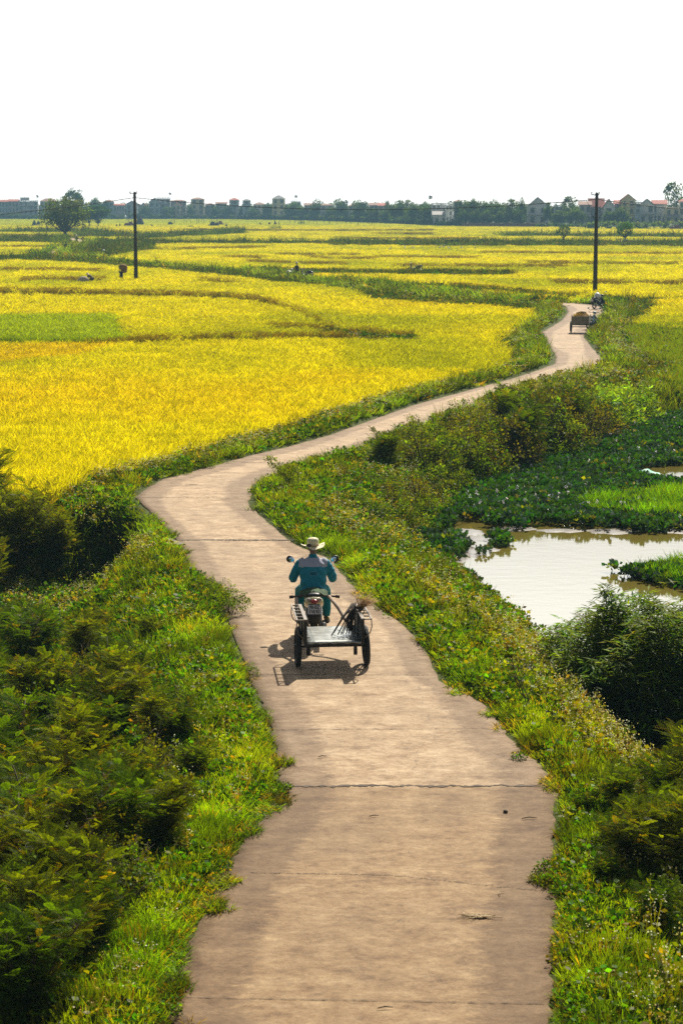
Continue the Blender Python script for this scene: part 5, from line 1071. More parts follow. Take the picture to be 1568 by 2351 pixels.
# ------------------------------------------------------------------ people
M_SKIN = mat('skin', (.24, .13, .08), .6, var=.08); M_TEAL = None
m, nt, b = newmat('teal_jacket'); n = noise(nt, 14, 4); 
c = ramp(nt, n.outputs[0], [(.3, (.001, .15, .22)), (.7, (.004, .21, .29))]).outputs[0]; nt.links.new(c, b.inputs['Base Color']); b.inputs['Roughness'].default_value = .85
n3 = noise(nt, 5, 3, .6, stretch=(1, 1, .5)); bp = N(nt, 'ShaderNodeBump'); bp.inputs['Distance'].default_value = .03; bp.inputs['Strength'].default_value = .8; nt.links.new(n3.outputs[0], bp.inputs['Height']); nt.links.new(bp.outputs[0], b.inputs['Normal']); M_TEAL = m
M_YOKE = mat('grey_yoke', (.33, .34, .42), .85, var=.06); M_TROU = mat('teal_trousers', (.003, .17, .19), .85); M_STRAW = mat('straw_hat', (.62, .55, .36), .8, var=.12, scale=30, bump=.3); M_BAND = mat('dark_bow', (.05, .015, .015), .8); M_SHOE = mat('canvas_shoe', (.20, .16, .05), .9); M_SHOE2 = mat('shoe_sole', (.02, .02, .02), .9)
M_LOGO = mat('logo_print', (.10, .22, .28), .8, var=.05); M_LOGO2 = mat('logo_letters', (.003, .035, .05), .8, var=.05); M_CAMO = mat('camouflage_cloth', (.03, .06, .02), .9, var=.9, scale=16); M_WOOD = mat('bare_branch', (.28, .21, .15), .8, var=.3, scale=12, bump=.4)
def hand(mb, c, d, side, s=1.0):
    # a gripping hand: palm, four curled fingers, thumb; d points along the grip (outwards)
    c = Vector(c); fwd = Vector((0, 1, 0))
    mb.ell(c + Vector((0, -.03, .012)), (.038 * s, .045 * s, .022 * s), 10, 6)
    for k in range(4):
        b_ = c + Vector((side * (-.030 + .02 * k), .0, .022)); L = (.034, .040, .038, .030)[k]
        mb.tube([b_, b_ + Vector((0, L, -.008)), b_ + Vector((0, L + .006, -.034)), b_ + Vector((0, .012, -.048))], [.0095, .009, .0085, .007], 6)
    t = c + Vector((-side * .034, -.035, .0)); mb.tube([t, t + Vector((-side * .008, .028, -.016)), t + Vector((side * .004, .045, -.034))], [.011, .010, .008], 6)
def rider(loc, rz, scale):
    e = empty('person', loc, rz, label='rider in teal jacket and wide straw hat seated on the near motorbike, seen from behind', cat='person'); e.scale = (scale, scale, scale * .965)
    b_ = MB()
    b_.tube([(0, -.12, .84), (0, -.10, .98), (0, -.05, 1.16), (0, .01, 1.32), (0, .04, 1.40)], [(.16, .12), (.145, .11), (.16, .115), (.19, .10), (.10, .07)], 16)
    b_.tube([(0, .035, 1.38), (0, .06, 1.46), (0, .08, 1.52)], [.06, .052, .055], 10); b_.ell((0, .10, 1.585), (.077, .096, .115), 16, 12); b_.ell((0, .195, 1.575), (.014, .022, .02), 8, 6)
    for s_ in (-1, 1):
        b_.ell((s_ * .079, .095, 1.58), (.012, .022, .032), 8, 6)
        b_.tube([(s_ * .17, .02, 1.36), (s_ * .27, .04, 1.20), (s_ * .315, .10, 1.07)], [.055, .048, .04], 10); b_.tube([(s_ * .315, .10, 1.07), (s_ * .31, .22, 1.04), (s_ * .295, .33, 1.06)], [.04, .033, .024], 10)
        b_.tube([(s_ * .09, -.06, .86), (s_ * .16, .14, .84), (s_ * .195, .30, .78)], [.095, .08, .06], 12); b_.tube([(s_ * .195, .30, .78), (s_ * .21, .24, .56), (s_ * .215, .14, .34)], [.06, .055, .038], 12); b_.tube([(s_ * .215, .13, .31), (s_ * .24, .30, .28)], [.04, .03], 8)
        hand(b_, (s_ * .30, .355, 1.055), None, s_)
    bo = b_.build('body', M_SKIN, e); fuse(bo, .0075, 3)
    j = MB()
    j.tube([(0, -.15, .82), (0, -.145, .90), (0, -.12, 1.02), (0, -.08, 1.16), (0, -.03, 1.28), (0, .015, 1.37), (0, .045, 1.43), (0, .05, 1.475)], [(.20, .155), (.215, .165), (.222, .165), (.232, .16), (.228, .145), (.175, .11), (.075, .075), (.070, .070)], 24)
    for s_ in (-1, 1): j.tube([(s_ * .13, .015, 1.345), (s_ * .215, .02, 1.30), (s_ * .285, .03, 1.18), (s_ * .335, .075, 1.05), (s_ * .335, .12, 1.0)], [.095, .092, .085, .078, .066], 14); j.tube([(s_ * .335, .08, 1.03), (s_ * .325, .2, 1.01), (s_ * .305, .315, 1.05)], [.078, .066, .045], 14)
    jo_ = j.build('jacket', [M_TEAL, M_YOKE], e); fuse(jo_, .012, 5)
    me = jo_.data; idx = []
    for p in me.polygons:
        c_ = p.center; idx.append(1 if (c_.z > 1.285 + .35 * max(0, abs(c_.x) - .13) * -1 and c_.z < 1.425 and abs(c_.x) < .245 and c_.z > 1.27) else 0)
    me.polygons.foreach_set('material_index', idx)
    g = np.random.default_rng(8); V = np.zeros(len(me.vertices) * 3); me.vertices.foreach_get('co', V); V = V.reshape(-1, 3)   # folds
    fo = .013 * np.sin(V[:, 2] * 38 + 9 * np.sin(V[:, 0] * 9) + V[:, 1] * 14) * (vnoise(V[:, 0] * 10 + 50, V[:, 2] * 10, 1.3, 7)); V[:, 1] -= fo; V[:, 0] += fo * np.sign(V[:, 0]) * .6; me.vertices.foreach_set('co', V.ravel())
    # printed oval emblem with letters on the back
    from mathutils.bvhtree import BVHTree
    bt = BVHTree.FromPolygons([Vector(v_) for v_ in V], [tuple(p.vertices) for p in me.polygons])
    def onback(x_, z_, off=.004):
        h_ = bt.ray_cast(Vector((x_, -1, z_)), Vector((0, 1, 0))); return (x_, (h_[0].y if h_[0] else -.2) - off, z_)
    lg = MB(); cx, cz = .0, 1.175
    for A, B, off in (((.075, .042), (.066, .034), .003),): lg.grid([[onback(cx + r_[0] * math.cos(t), cz + r_[1] * math.sin(t), off) for t in np.linspace(0, 2 * math.pi, 33)] for r_ in (A, B)])
    lg.build('emblem', M_LOGO, jo_)
    tm = text_mesh('GGT', .055, .0); 
    for v_ in tm.vertices: x_, z_ = v_.co.x + cx, v_.co.y + cz; v_.co = onback(x_, z_, .004)
    tm.materials.append(M_LOGO2); link('emblem_letters', tm, jo_)
    t = MB(); t.tube([(0, -.16, .80), (0, -.12, .87), (0, -.08, .95)], [(.17, .13), (.185, .14), (.17, .13)], 16)
    for s_ in (-1, 1): t.tube([(s_ * .09, -.08, .84), (s_ * .17, .12, .83), (s_ * .215, .28, .78), (s_ * .225, .25, .62), (s_ * .235, .17, .46), (s_ * .225, .13, .34)], [.125, .11, .095, .088, .075, .066], 14)
    to = t.build('trousers', M_TROU, e); fuse(to, .014, 4)
    for s_ in (-1, 1):
        sh = MB(); sh.tube([(s_ * .225, .06, .275), (s_ * .235, .12, .285), (s_ * .25, .22, .275), (s_ * .262, .32, .255)], [(.035, .04), (.045, .05), (.045, .038), (.03, .02)], 10); o = sh.build('shoe', M_SHOE, e)
        so_ = MB(); so_.tube([(s_ * .225, .05, .235), (s_ * .25, .2, .232), (s_ * .265, .335, .228)], [(.04, .012), (.048, .012), (.032, .010)], 10); so_.build('sole', M_SHOE2, o)
    # wide wavy straw hat with bow
    n = 40; P_ = []
    for r_, h in [(.09, 1.615), (.13, 1.607), (.17, 1.603), (.203, 1.612)]:
        P_.append([((r_ + (.006 * math.sin(5 * a_) if r_ > .15 else 0)) * math.cos(a_), .10 + r_ * math.sin(a_), h + (r_ / .2) ** 2 * (.022 * math.sin(2 * a_ + .6) + .010 * math.sin(5 * a_) + .035 * abs(math.cos(a_)) ** 2 - .02)) for a_ in np.linspace(0, 2 * math.pi, n + 1)])
    hb = MB(); hb.grid(P_); hb.lathe((0, .10, 0), [(.094, 1.608), (.098, 1.64), (.100, 1.70), (.092, 1.735), (.06, 1.752), (0, 1.755)], 28); ho_ = hb.build('hat', M_STRAW, e); sd = ho_.modifiers.new('t', 'SOLIDIFY'); sd.thickness = .004
    rb = MB(); rb.lathe((0, .10, 0), [(.1005, 1.612), (.1035, 1.618), (.1035, 1.634), (.100, 1.64)], 28); rb.build('hat_band', mat('hat_ribbon', (.40, .28, .14), .8), ho_)
    bw = MB(); [bw.ell((-.075 + .022 * math.cos(k * 1.25), -.012 + .01 * (k % 2), 1.632 + .02 * math.sin(k * 1.25)), (.020, .014, .016), 8, 6) for k in range(5)]; bw.build('bow', M_BAND, ho_)
    return e
def spot(u, v, z=0.0): x, y = P2(u, v, z); return x, y
cx0, cy0 = spot(762, 1529); YAW = R(5.5)
def cartp(lx, ly): return cx0 + lx * math.cos(YAW) - ly * math.sin(YAW), cy0 + lx * math.sin(YAW) + ly * math.cos(YAW)
bx, by = spot(719, 1528); by = cy0 + 2.33; bx = (719 - 784) / FPX * (by * cP + (EYE - .6) * sP)
BS = 1.06; BYAW = R(2)
motorbike('motorbike', (bx, by, 0), BYAW, M_CRM, 'cream motorbike with white number plate ridden on the road, pulling the hand cart', plate=('98-BZ', '718.92'), scale=BS)
rider((bx, by, 0), BYAW, BS)
# folded camouflage cloth laid over the saddle
mb = MB(); g = np.random.default_rng(12); mb.grid([[((k - 6) / 6 * .24, -.66 + .45 * j / 8 + .01 * g.normal(), .915 - .16 * ((k - 6) / 6) ** 2 * (.55 + .2 * math.sin(j)) - .02 + .008 * g.normal() + .03 * math.sin(math.pi * j / 8)) for k in range(13)] for j in range(9)])
o = mb.build('cloth', M_CAMO, None, (bx, by, 0)); o.rotation_euler.z = BYAW; o.scale = (BS,) * 3; sd = o.modifiers.new('t', 'SOLIDIFY'); sd.thickness = .012; tag(o, 'dark camouflage cloth draped over the back of the saddle', 'cloth')
# ------------------------------------------------------------------ hand cart
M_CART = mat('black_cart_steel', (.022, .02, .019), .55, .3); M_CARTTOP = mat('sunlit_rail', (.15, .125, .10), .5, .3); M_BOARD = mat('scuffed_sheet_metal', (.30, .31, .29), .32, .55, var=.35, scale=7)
e = empty('hand_cart', (cx0, cy0, 0), YAW, label='two wheeled steel hand cart towed behind the near motorbike', cat='cart')
for s_ in (-1, 1):
    w = empty('wheel', (s_ * .575, 0, .345)); w.parent = e; w.rotation_euler = (0, R(-2.5 if s_ > 0 else 1), 0)
    mb = MB(); torus(mb, (0, 0, 0), .30, .046, 36, 10); mb.build('tyre', M_RUB, w); mb = MB(); mb.lathe((0, 0, 0), [(.275, -.03), (.245, -.022), (.245, .022), (.275, .03)], 32, 'x'); mb.lathe((0, 0, 0), [(0, -.06), (.045, -.06), (.05, 0), (.045, .06), (0, .06)], 14, 'x')
    for k in range(6): a = 6.283 * k / 6; mb.tube([(0, .04 * math.cos(a), .04 * math.sin(a)), (0, .255 * math.cos(a), .255 * math.sin(a))], .014, 6)
    mb.build('rim', M_CART, w)
mb = MB(); mb.tube([(-.60, 0, .345), (.60, 0, .345)], .017, 8); mb.tube([(-.44, 0, .365), (.30, 0, .365)], .024, 8); 
for s_ in (-1, 1): mb.box((s_ * .40, .0, .39), (.045, .12, .26)); mb.box((s_ * .40, 0, .25), (.06, .05, .12))
mb.build('axle', M_CART, e)
mb = MB(); mb.box((0, -.43, .475), (.98, .05, .06)); mb.box((0, .80, .475), (.98, .05, .06)); mb.box((-.47, .18, .475), (.04, 1.2, .06)); mb.box((.47, .18, .475), (.04, 1.2, .06)); mb.box((0, .18, .47), (.9, .04, .05)); mb.build('frame', M_CART, e)
mb = MB(); mb.grid([[(-.45 + .9 * k / 6, -.455 + 1.27 * j / 8, .512 + .004 * math.sin(3 * k + j) ) for k in range(7)] for j in range(9)]); mb.grid([[(-.45 + .9 * k / 12, -.456, .512 - (.0 if j == 0 else .025 + .012 * math.sin(k * 2.3))) for k in range(13)] for j in range(2)]); o = mb.build('cart_bed', M_BOARD, e); sd = o.modifiers.new('t', 'SOLIDIFY'); sd.thickness = .004
for s_ in (-1, 1):
    mb = MB(); mb.box((s_ * .478, .18, .69), (.022, 1.26, .36)); [mb.box((s_ * .478, yy, .69), (.05, .04, .42)) for yy in (-.43, .18, .79)]; o = mb.build('side_panel', M_CART, e)
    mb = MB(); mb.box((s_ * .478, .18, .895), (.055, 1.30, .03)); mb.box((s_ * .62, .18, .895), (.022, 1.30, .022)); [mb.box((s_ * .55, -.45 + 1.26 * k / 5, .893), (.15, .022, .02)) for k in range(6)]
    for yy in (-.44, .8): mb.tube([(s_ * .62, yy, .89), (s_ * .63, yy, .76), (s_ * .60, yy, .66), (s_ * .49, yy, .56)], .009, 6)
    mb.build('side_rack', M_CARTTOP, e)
mb = MB(); mb.tube([(.43, .78, .50), (.33, 1.05, .58), (.24, 1.35, .72), (.10, 1.62, .88)], [.036, .034, .032, .03], 10); mb.tube([(-.43, .78, .50), (-.45, 1.1, .58), (-.47, 1.4, .72), (-.48, 1.62, .86)], [.034, .032, .03, .028], 10); mb.build('shaft', M_WOOD, e)
mb = MB(); mb.tube([(-.60, 1.66, .87), (-.2, 1.67, .90), (.28, 1.68, .86)], [.018, .018, .018], 10); [mb.tube([(a, 1.665, z_), (b_, 1.665, z2)], .028, 10) for a, z_, b_, z2 in ((-.60, .87, -.53, .875), (.22, .87, .29, .858))]; mb.build('crossbar', mat('dark_wood', (.06, .04, .028), .8, var=.3), e)
# tools on the cart
sx_, sy_ = cartp(.22, .05)
e2 = empty('stick_bundle', (*cartp(.20, .08), .525), YAW, label='bundle of dark sticks leaning on the right side of the cart', cat='sticks'); g = np.random.default_rng(3); M_STK = mat('dark_stick', (.05, .035, .025), .8, var=.4)
for k in range(8):
    mb = MB(); a = Vector((-.24 + .06 * k * .8 + .012 * g.normal(), -.05 + .04 * g.normal(), .012)); b_ = Vector((.17 + .03 * k * .5, .22 + .05 * g.normal(), .50 + .03 * g.normal())); mb.tube([a, a.lerp(b_, .5) + Vector((0, 0, .015)), b_], [.010, .0115, .010], 6); mb.build('stick', M_STK, e2)
mb = MB(); [mb.tube([(.12 + .05 * g.normal(), .15, .02), (.17 + .03 * g.normal(), .18, .25), (.20 + .03 * g.normal(), .22, .44)], .012, 5) for k in range(8)]; mb.build('offcuts', M_STK, e2)
mb = MB()
for k in range(170):
    a = g.normal(size=2); d = Vector((.45 + .35 * a[0], -.1 + .4 * a[1], .35 + .45 * g.uniform())).normalized(); p = Vector((.30, .10, .42)); L = .18 + .22 * g.uniform(); mb.tube([p - d * .05, p + d * L * .6 + Vector((0, 0, .01)), p + d * L - Vector((0, 0, .03))], [.003, .0025, .0015], 3)
e3 = empty('broom', (*cartp(.20, .08), .525), YAW, label='dry twig broom with spreading bristles on top of the right cart side', cat='broom'); mb.build('bristles', mat('dry_bristle', (.42, .27, .13), .9, var=.3), e3)
mb = MB(); mb.tube([(.30, .10, .44), (.22, .22, .42), (.02, .62, .15)], [.02, .014, .013], 6); mb.tube([(.26, .16, .43), (.32, .07, .42)], [.035, .045], 8); mb.build('handle', M_STK, e3)

# ------------------------------------------------------------------ other people and vehicles
M_SHIRTD = mat('dark_shirt', (.02, .022, .028), .9); M_SHIRTB = mat('brown_shirt', (.10, .07, .04), .9); M_NON = mat('palm_leaf_hat', (.45, .36, .22), .8); M_SACK = mat('sacking', (.38, .34, .28), .9, var=.25, scale=9, bump=.4); M_STRAWB = mat('cut_rice_straw', (.22, .13, .035), .95, var=.5, scale=14, bump=.6)
M_WHAT = mat('white_hat', (.7, .7, .68), .8)
def farmer(loc, rz, pose, shirt, hat, label, trou=None, hatm=None):
    e = empty('person', loc, rz, label=label, cat='person'); b_ = MB(); t = MB(); j = MB()
    if pose == 'bend': hip = (0, -.12, .86); ch = (0, .26, 1.12); hd = (0, .46, 1.16)
    elif pose == 'sit': hip = (0, 0, .42); ch = (0, .06, .82); hd = (0, .12, 1.08)
    else: hip = (0, 0, .92); ch = (0, .02, 1.34); hd = (0, .05, 1.60)
    H, Cc, D = Vector(hip), Vector(ch), Vector(hd)
    b_.tube([H, H.lerp(Cc, .5), Cc], [(.14, .10), (.135, .10), (.15, .09)], 10); b_.tube([Cc, D], [.055, .05], 8); b_.ell(D + Vector((0, .02, .02)), (.075, .09, .11)); j.tube([H - Vector((0, 0, .06)), H.lerp(Cc, .5), Cc, Cc + (D - Cc) * .3], [(.19, .14), (.19, .14), (.205, .13), (.08, .07)], 14)
    for s_ in (-1, 1):
        k_ = Vector((s_ * .12, .30 if pose == 'sit' else .05, .50 if pose == 'sit' else .48)); an = Vector((s_ * .13, .28 if pose == 'sit' else 0, .08)); hp = H + Vector((s_ * .09, 0, -.02))
        b_.tube([hp, k_, an], [.08, .055, .035], 8); b_.tube([an, an + Vector((0, .17, -.03))], [.04, .028], 6); t.tube([hp + Vector((0, 0, .08)), k_, an + Vector((0, 0, .08))], [.12, .085, .07], 10)
        sh = Cc + Vector((s_ * .17, 0, 0)); 
        if pose == 'carry': el = sh + Vector((s_ * .12, .08, -.05)); ha = sh + Vector((s_ * .05, .02, .30))
        elif pose == 'lean': el = sh + Vector((s_ * .10, .12, -.20)); ha = sh + Vector((s_ * .08, .38, -.28))
        else: el = sh + Vector((s_ * .09, .03, -.27)); ha = el + Vector((-s_ * .02, .16, -.16))
        b_.tube([sh, el, ha], [.048, .038, .025], 8); b_.ell(ha, (.03, .045, .02)); [b_.tube([ha + Vector((.012 * (q_ - 1.5), .02, 0)), ha + Vector((.014 * (q_ - 1.5), .075 - .006 * abs(q_ - 1.5), -.012))], [.009, .007], 5) for q_ in range(4)]; b_.tube([ha, ha + Vector((-s_ * .035, .035, -.01))], [.011, .008], 5); j.tube([sh - Vector((s_ * .03, 0, 0)), el, el.lerp(ha, .75)], [.085, .068, .052], 10)
    fuse(b_.build('body', M_SKIN, e), .014, 2); fuse(j.build('shirt', shirt, e), .022, 3); fuse(t.build('trousers', trou or M_SHIRTD, e), .022, 3)
    h = MB(); zc = D.z + .10
    if hat == 'cone': h.lathe((D.x, D.y + .02, zc), [(.215, -.02), (.2, -.01), (0, .17)], 20)
    else: h.lathe((D.x, D.y + .02, zc), [(.17, -.02), (.17, -.012), (.09, 0), (.085, .07), (.05, .09), (0, .092)], 18)
    h.build('hat', hatm or M_NON, e); return e
def put(u, v, z=-.1): x, y = P2(u, v, z); return (x, y, -.5)
fx, fy, fz = put(211, 647, .1)
farmer((fx, fy, -.4), R(60), 'bend', M_SHIRTB, 'cone', 'farmer in conical hat bending in the rice left of the left pole')
mb = MB(); mb.ell((0, 0, .5), (.55, .4, .42), 16, 10); mb.ell((-.35, .05, .38), (.35, .3, .3)); tag(mb.build('sack', M_SACK, None, (fx - .75, fy - .3, -.25)), 'pale sack lying in the rice beside the bending farmer', 'sack')
fx, fy, fz = put(279, 640, .1)
farmer((fx, fy, -.55), R(-30), 'carry', M_SHIRTD, 'round', 'farmer in dark clothes standing in the rice, carrying a bundle at the left pole')
mb = MB(); mb.ell((.2, .05, 1.86), (.48, .40, .32), 18, 10); mb.ell((.35, 0, 1.6), (.30, .35, .36)); o = mb.build('straw_bundle', M_STRAWB, None, (fx, fy, -.55)); tag(o, 'dark bundle of cut rice carried on the shoulders of the standing farmer', 'bundle')
fx, fy, fz = put(238, 584, .1); farmer((fx, fy, -.5), 0, 'bend', M_SHIRTD, 'cone', 'small farmer with white conical hat in the rice between tree and pole', hatm=M_WHAT)
fx, fy = P2(177, 560, 0); farmer((fx, fy, 0), .3, 'stand', M_SHIRTD, 'cone', 'person in white hat walking on the far bend of the road by the big tree', hatm=M_WHAT)
fx, fy = P2(191, 560, 0); farmer((fx, fy, 0), .3, 'stand', mat('faded_red_shirt', (.14, .04, .05), .9), 'round', 'person in dull red standing right of the walker on the far bend', hatm=M_SHIRTD)
fx, fy = P2(682, 640, 0); farmer((fx, fy, 0), R(25), 'lean', M_SHIRTD, 'round', 'person in black with pale hat standing between two parked motorbikes', hatm=M_WHAT)
x_, y_ = P2(668, 640, 0); motorbike('motorbike', (x_ - .05, y_, 0), R(-160), M_BLU, 'parked blue grey motorbike left of the standing person in mid field')
x_, y_ = P2(699, 640.5, 0); motorbike('motorbike', (x_ + .12, y_, 0), R(55), M_DBL, 'parked dark motorbike right of the standing person in mid field')
x_, y_ = P2(952, 623.5, 0); motorbike('motorbike', (x_, y_, -.1), R(80), M_DBL, 'lone dark scooter parked on the grass bank in the middle of the fields')
x_, y_ = P2(139, 581, 0); motorbike('motorbike', (x_ + .4, y_ + 4, 0), R(10), M_DBL, 'dark motorbike on the far bend of the road at the left')
farmer((x_ + .4, y_ + 3.9, .0), R(10), 'lean', M_SHIRTD, 'round', 'dark clothed person beside the motorbike on the far left bend', hatm=M_SHIRTD)
x_, y_ = P2(1061, 561, 0); motorbike('motorbike', (x_, y_ - .5, 0), R(-85), M_WHT, 'white motorbike parked beside a cart on the far green bank')
x_, y_ = P2(1427, 560, 0); motorbike('motorbike', (x_, y_ - .8, 0), R(70), M_DBL, 'dark motorbike parked under the small round tree')
mb = MB(); [mb.ell((k * .7 - .2, 0, .35), (.5, .4, .4 + .1 * (k % 2)), 12, 8) for k in range(4)]; tag(mb.build('sack_heap', mat('dark_sacks', (.08, .07, .06), .9, var=.4), None, (x_ + 1.2, y_ - 1.2, 0)), 'heap of dark sacks beside the motorbike under the round tree', 'sacks')
x_, y_ = P2(1371, 708, 0); motorbike('motorbike', (x_, y_ - .5, 0), R(-38), M_DBL, 'dark motorbike with white bag parked at the foot of the right power pole')
mb = MB(); mb.ell((0, 0, 0), (.24, .30, .27), 16, 10); o = mb.build('bag', mat('white_plastic_bag', (.6, .62, .65), .4, var=.1), None, (x_ - .10, y_ - .6, .95)); tag(o, 'pale bag on the saddle of the motorbike by the right pole', 'bag')
x_, y_ = P2(1358, 756, 0); motorbike('motorbike', (x_ + .05, y_ + .6, 0), R(-28), mat('silver_blue_paint', (.30, .38, .42), .25, .3, coat=.5), 'silver blue motorbike parked in front of the loaded cart at the far bend')
def box_cart(loc, rz, label, boardm, L=1.3, W=1.0, hb=.5):
    e = empty('box_cart', loc, rz, label=label, cat='cart')
    for s_ in (-1, 1): wheel(e, (s_ * (W/2 + .1), 0, .36), .31, .05, 10)
    mb = MB(); mb.tube([(-W/2 - .1, 0, .36), (W/2 + .1, 0, .36)], .025, 8); mb.box((0, 0, .52), (W, L, .06)); [mb.tube([(s_ * W * .35, L/2, .52), (s_ * .3, L/2 + .8, .75)], .025, 6) for s_ in (-1, 1)]; mb.build('frame', M_CART, e)
    mb = MB(); mb.box((0, -L/2, .55 + hb/2), (W, .03, hb)); mb.box((0, L/2, .55 + hb/2), (W, .03, hb)); [mb.box((s_ * W/2, 0, .55 + hb/2), (.03, L - .04, hb)) for s_ in (-1, 1)]; [mb.box((s_ * W/2, yy, .57 + hb/2), (.05, .05, hb + .1)) for s_ in (-1, 1) for yy in (-L/2, L/2)]; mb.build('box_side', boardm, e); return e
M_PLY = mat('grey_plywood', (.20, .17, .11), .8, var=.25, scale=5)
x_, y_ = P2(1333, 764, 0); box_cart((x_, y_, 0), R(-12), 'cart with grey board sides loaded with straw on the road at the far bend', M_PLY, 1.3, 1.02, .48)
S = Stamp(); g = np.random.default_rng(6); n = 900; th = g.uniform(0, 6.28, n); rr = np.sqrt(g.uniform(size=n)); X = rr * np.cos(th) * .5; Y_ = rr * np.sin(th) * .62; Z = .95 + .26 * (1 - rr ** 2) + .03 * g.normal(size=n)
S.put(*leaves_t(6, .05, .09, 77, asp=.08, zoff=0), np.stack([X, Y_, Z], -1), th, np.ones((n, 3)), cols((.14, .09, .02), .3, n, g), cols((.42, .26, .05), .3, n, g)); mb = MB(); mb.ell((0, 0, .92), (.49, .63, .24), 16, 8); 
e = empty('straw_load', (x_, y_, 0), R(-12), label='golden straw heaped in the grey sided cart', cat='straw'); mb.build('heap', M_STRAWB, e); S.build('loose_straw', M_RICE, e)
mb = MB(); mb.tube([(-.3, 0, 1.2), (0, .05, 1.26), (.3, .05, 1.24)], [(.05, .03), (.12, .05), (.05, .03)], 10); o = mb.build('coat', M_SHIRTD, None, (x_, y_, 0)); tag(o, 'dark folded coat lying on top of the straw in the cart', 'coat')
x_, y_ = P2(1041, 561, 0); box_cart((x_, y_ - .5, 0), R(90), 'small dark wooden cart on the far green bank left of white motorbike', mat('dark_boards', (.06, .04, .03), .8), 2.6, 1.2, .35)
# machines and haystacks far out
M_MACH = mat('machine_red', (.24, .05, .04), .6); M_TARP = mat('grey_tarp', (.35, .35, .35), .7)
def machine(u, v, w, label, m1, s=1.0):
    x, y = P2(u, v, -.3); e = empty('harvester', (x, y, -.45), w, label=label, cat='harvester', group='harvesters in the far fields'); e.scale = (s,) * 3
    mb = MB(); mb.box((0, 0, 1.1), (3.4, 1.8, .9), taper=.92); mb.box((.6, 0, 1.8), (1.3, 1.5, .6)); mb.build('body', m1, e); mb = MB(); mb.box((.2, 0, 3.0), (2.0, 1.7, .12)); [mb.tube([(.2 + a * .85, b_ * .7, 1.6), (.2 + a * .85, b_ * .7, 3.0)], .04, 5) for a in (-1, 1) for b_ in (-1, 1)]; mb.build('canopy', M_TARP, e)
    for s_ in (-1, 1): mb = MB(); mb.tube([(-1.5, s_ * .8, .35), (1.4, s_ * .8, .35)], [(.2, .35), (.2, .35)], 12); mb.build('track', M_RUB, e)
    mb = MB(); mb.tube([(1.9, -1, .6), (1.9, 1, .6)], .5, 8); mb.build('reel', M_CART, e)
machine(297, 521, 0, 'reddish harvester with pale canopy working beyond the left pole', M_MACH); machine(493, 521, 3.1, 'dark harvester in the far field left of the two narrow towers', mat('machine_dark', (.07, .05, .05), .7), 1.0); machine(503, 518, 0, 'second dark harvester right behind the nearer dark one', M_MACH, .9)
machine(1549, 529, .4, 'harvester with grey canopy parked at the right edge below the green bank', M_MACH, .9); machine(392, 518, 2, 'small dark machine beside the thin pole in the left far fields', mat('machine_blue', (.05, .07, .09), .7), .75)
S_P = []
for i, (u_, v_, h_, lab) in enumerate([(80,520,2.6,'left of two tall dark hay cones left of the large tree'), (89,519,2.3,'right of two tall dark hay cones left of the large tree'), (322,518,4.2,'dark slanted cone of straw right of the left pole'), (619,518,1.7,'brown hay heap in the far centre, left one'), (632,518,2.0,'brown hay heap in the far centre, right one'), (598,518,1.5,'low brown heap at the far left of the centre heaps')]):
    x, y = P2(u_, v_, -.3); mb = MB(); g = np.random.default_rng(i); mb.lathe((0, 0, 0), [(h_ * .42, 0), (h_ * .40, h_ * .2), (h_ * .25, h_ * .6), (h_ * .08, h_ * .92), (0, h_)], 14); o = mb.build('haystack', M_STRAWB if i > 2 else mat('dark_hay', (.07, .06, .05), .95), None, (x, y, -.45)); tag(o, lab, 'haystack')
for i, (u_, v_, lab) in enumerate([(268,522,'left of two tiny dark people in the far field left of the pole'), (276,522,'right of two tiny dark people in the far field left of the pole'), (350,522,'tiny dark figure right of the slanted straw cone'), (520,523,'tiny dark figure right of the two dark harvesters'), (1101,561,'tiny dark figure on the far green bank right of the white motorbike'), (640,519,'tiny figure beside the brown hay heaps')]):
    x, y = P2(u_, v_, -.3); farmer((x, y, -.45), i, 'stand' if i % 2 else 'bend', M_SHIRTD if i != 5 else M_SHIRTB, 'cone', lab, hatm=M_SHIRTB)
x, y = P2(668, 552, -.2); e = empty('brush_pile', (x, y, -.45), 0, label='pale heap of brush fenced by a few stakes in the middle distance', cat='brush pile'); g = np.random.default_rng(15); mb = MB()
for k in range(140): a = Vector((g.uniform(-1.9, 1.9), g.uniform(-.6, .6), .3 + g.uniform(0, .5))); d = Vector(g.normal(size=3)).normalized() * .5; mb.tube([a, a + d], .02, 3)
mb.build('brushwood', M_PALE_TWIG, e); [MB().tube([(a, 0, 0), (a + .05, 0, 1.5)], .04, 5).build('stake', M_TWIG, e) for a in (-1.7, .1, 1.9)]
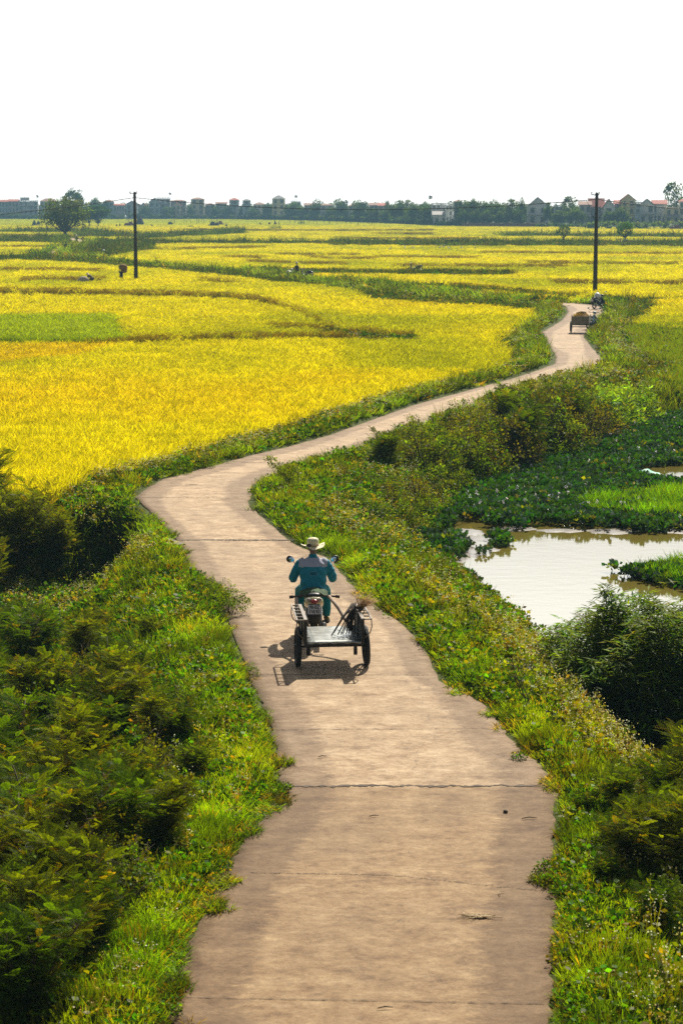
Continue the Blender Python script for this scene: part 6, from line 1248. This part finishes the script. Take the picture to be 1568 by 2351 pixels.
# egrets
M_EG = mat('white_feathers', (.75, .75, .72), .8, var=.03); M_EGB = mat('egret_bill', (.5, .35, .05), .5)
em = None
for i, (u_, v_) in enumerate([(929,580),(948,581),(1000,580),(1010,580),(1018,579),(1029,582),(1059,581),(1090,581),(896,584),(952,554),(870,561),(155,545)]):
    x, y = P2(u_, v_, -.2)
    e = empty('egret', (x, y, .12), i * 1.3 + .5, label=('small white egret standing in the far rice left of centre by the big tree' if u_ < 200 else 'lone white egret far out above the green bank' if v_ < 565 else 'tiny white egret standing in the rice below the far cart'), cat='egret', group='white egrets in the rice'); e.scale = (1.1,) * 3
    if em is None:
        mb = MB(); mb.tube([(0, -.28, .42), (0, -.12, .50), (0, .06, .56), (0, .14, .64), (0, .10, .78), (0, .15, .90), (0, .20, .93)], [(.02, .02), (.075, .07), (.08, .08), (.05, .05), (.022, .022), (.024, .024), (.028, .026)], 10); b0 = mb.build('body', M_EG, e); mb = MB(); mb.tube([(0, .21, .93), (0, .33, .90)], [.012, .003], 5); [mb.tube([(s_ * .03, 0, .52), (s_ * .03, -.02, .25), (s_ * .03, .02, 0)], .008, 4) for s_ in (-1, 1)]; b1 = mb.build('bill_and_legs', M_EGB, e); em = (b0.data, b1.data)
    else: link('body', em[0], e); link('bill_and_legs', em[1], e)
e.location.z = .1
# scraps on the road and the culvert end
M_DRY = mat('dry_scrap', (.45, .34, .2), .9); M_DSTK = mat('dark_twig', (.05, .035, .025), .9)
for (u_, v_, a, L, mt, lab, nm) in [(859,1875,.15,.13,M_DSTK,'short dark twig on the road below the wide crack','twig'),(884,2316,.1,.15,M_DSTK,'short dark twig on the road near the bottom edge','twig'),(1160,1864,.5,.05,M_DSTK,'dark clod on the right side of the road','clod'),(1153,2052,1.1,.14,M_DRY,'curled pale straw on the right side of the road','straw'),(1215,1880,.1,.2,M_DSTK,'thin twig by the right edge of the road below the crack','twig'),(440,1114,.2,.35,M_DSTK,'thin dry vine lying on the road inside the upper bend','vine'),(740,1738,.3,.12,M_DSTK,'tiny twig on the road above the wide crack','twig')]:
    x, y = P2(u_, v_, .01); mb = MB()
    if nm == 'clod': mb.ell((0, 0, .012), (.03, .04, .02), 9, 6)
    else: mb.tube([(-L/2, 0, .012), (0, L * .12 * (3 if nm == 'straw' else 1), .02), (L/2, .01, .012)], [.005, .007, .004], 5)
    o = mb.build(nm, mt, None, (x, y, .006)); o.rotation_euler.z = a; tag(o, lab, nm)
x, y = P2(1092, 2104, .01); g = np.random.default_rng(2); mb = MB(); [mb.tube([Vector((g.normal() * .09, g.normal() * .035, .012)), Vector((g.normal() * .14, g.normal() * .05, .02))], .004, 4) for k in range(40)]; [mb.ell((.06 + .05 * g.normal(), .02 * g.normal(), .008), (.03, .02, .012), 8, 5) for k in range(7)]
tag(mb.build('dry_debris', M_DRY, None, (x, y, .006)), 'flat patch of dry straw debris on the right of the near road', 'debris')
x, y = P2(396, 1246, 0); mb = MB(); mb.box((0, 0, -.25), (.42, .9, .56)); o = mb.build('culvert_block', mat('mossy_concrete', (.16, .13, .09), .9, var=.4, scale=5, bump=.4), None, (x - .05, y, 0), bevel=.03); o.rotation_euler.z = .5; tag(o, 'old mossy concrete culvert end at the left road edge by the joint', 'culvert')
x, y = P2(1478, 1081, PONDZ + .2); mb = MB(); g = np.random.default_rng(9); mb.grid([[(-.5 + 1.0 * k / 8, -.2 + .4 * j / 4, .12 * math.sin(math.pi * k / 8) * math.sin(math.pi * j / 4 + .3) + .02 * g.normal()) for k in range(9)] for j in range(5)]); tag(mb.build('green_net', mat('green_net', (.01, .30, .18), .6), None, (x, y, PONDZ + .12)), 'crumpled green netting at the edge of the small upper pool', 'net')
